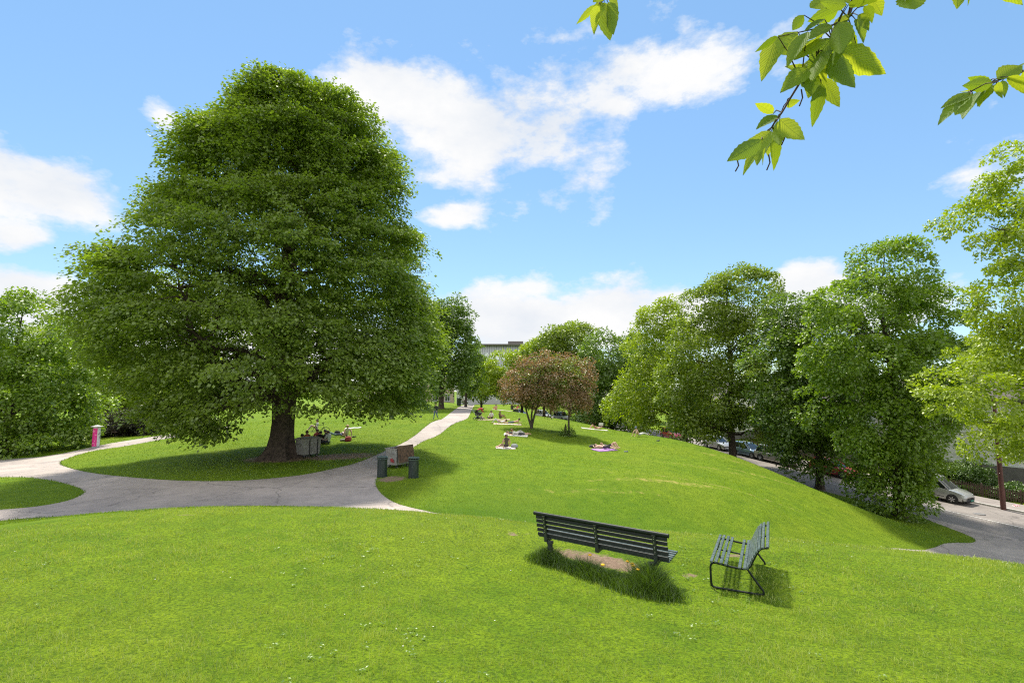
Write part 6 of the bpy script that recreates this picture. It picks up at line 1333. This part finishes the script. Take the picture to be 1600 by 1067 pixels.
for (px, py, l) in [(1252, 140, 26), (1196, 205, 30), (1224, 205, 22), (1152, 250, 18), (1201, 242, 24)]: cat_.tube([P3(px, py, Yb), P3(px+2, py+l*.5, Yb), P3(px-3, py+l, Yb)], .0022, 5)
cat_.build('catkins', M_TWIG, T0)
Yc = 1.7; br2 = [P3(*p, Yc) for p in [(1720, 70), (1640, 102), (1600, 112), (1565, 124), (1540, 134), (1512, 146)]]
lv2 = [(1558, 124, 1600, 100, .5), (1552, 130, 1504, 134, .6), (1556, 132, 1526, 166, .5), (1530, 142, 1500, 146, .55), (1520, 146, 1470, 168, .42), (1515, 148, 1466, 182, .35), (1518, 148, 1486, 186, .4), (1532, 142, 1530, 168, .5), (1540, 138, 1500, 182, .48), (1560, 128, 1562, 154, .5), (1575, 120, 1610, 146, .55), (1580, 116, 1602, 96, .5), (1566, 126, 1572, 150, .4), (1548, 134, 1512, 120, .5), (1600, 110, 1640, 140, .5), (1620, 104, 1660, 90, .5)]
twig_with_leaves(br2, [(a, b, c, d, Yc+rl.normal()*.05, w_, float(np.clip(rl.normal(.45, .3), 0, 1)), rl.normal()*.4) for a, b, c, d, w_ in lv2], .005)
Yd = 1.6; br3 = [P3(*p, Yd) for p in [(985, -150), (965, -60), (950, -20), (943, 0), (938, 8)]]
lv3 = [(930, 8, 900, 40, .28), (936, 8, 922, 56, .5), (940, 4, 930, 32, .45), (944, 4, 953, 63, .48), (950, 4, 960, 56, .46), (952, -12, 966, 12, .5), (946, -14, 925, 8, .5)]
twig_with_leaves(br3, [(a, b, c, d, Yd+rl.normal()*.03, w_, float(np.clip(rl.normal(.65, .25), 0, 1)), rl.normal()*.3) for a, b, c, d, w_ in lv3], .004)
br4 = [P3(*p, 1.6) for p in [(1480, -160), (1468, -80), (1440, -40), (1424, -16)]]
twig_with_leaves(br4, [(1424, -16, 1426, 22, 1.6, .8, .4, 0), (1420, -16, 1398, 2, 1.6, .6, .5, .2), (1440, -40, 1460, -8, 1.6, .6, .5, .2), (1432, -26, 1412, -4, 1.6, .6, .5, .4)], .004)
br5 = [P3(*p, 1.65) for p in [(1560, -160), (1530, -80), (1510, -40), (1500, -20)]]
twig_with_leaves(br5, [(1502, -18, 1496, 12, 1.65, .6, .6, 0), (1500, -20, 1487, 4, 1.65, .3, .5, .2), (1530, -60, 1600, 8, 1.65, .4, .6, .3), (1510, -30, 1516, 8, 1.65, .5, .5, .2)], .004)
# bough and trunk these twigs grow from, right of and behind the camera
mb = MB(); tb = Vector((3.4, -2.6, gz(3.4, -2.6)-.3)); mb.tube([tb, tb+Vector((0, .1, 1.6)), tb+Vector((-.1, .2, 4.0)), tb+Vector((-.2, .3, 6.5))], [.42, .33, .28, .2], 14); mb.build('trunk', M_BARK, T0, smooth=True)
mb = MB(); bo = tb+Vector((-.1, .2, 4.2)); e = Vector((1.6, 1.9, 2.35)); mb.tube([bo, bo.lerp(e, .4)+Vector((0, 0, .35)), e, e+Vector((-.9, .25, .05)), e+Vector((-1.4, .3, -.12))], [.13, .08, .045, .025, .012], 10)
for tip in (main[0], br2[0], br3[0], br4[0], br5[0]):
    s0 = min([bo.lerp(e, .7)+Vector((0, 0, .3)), e, e+Vector((-.9, .25, .05)), e+Vector((-1.4, .3, -.12))], key=lambda q: (q-tip).length); mb.tube([s0, s0.lerp(tip, .5)+Vector((0, 0, .08)), tip], [.016, .011, .0062], 7)
mb.build('bough', M_BARK, T0, smooth=True)
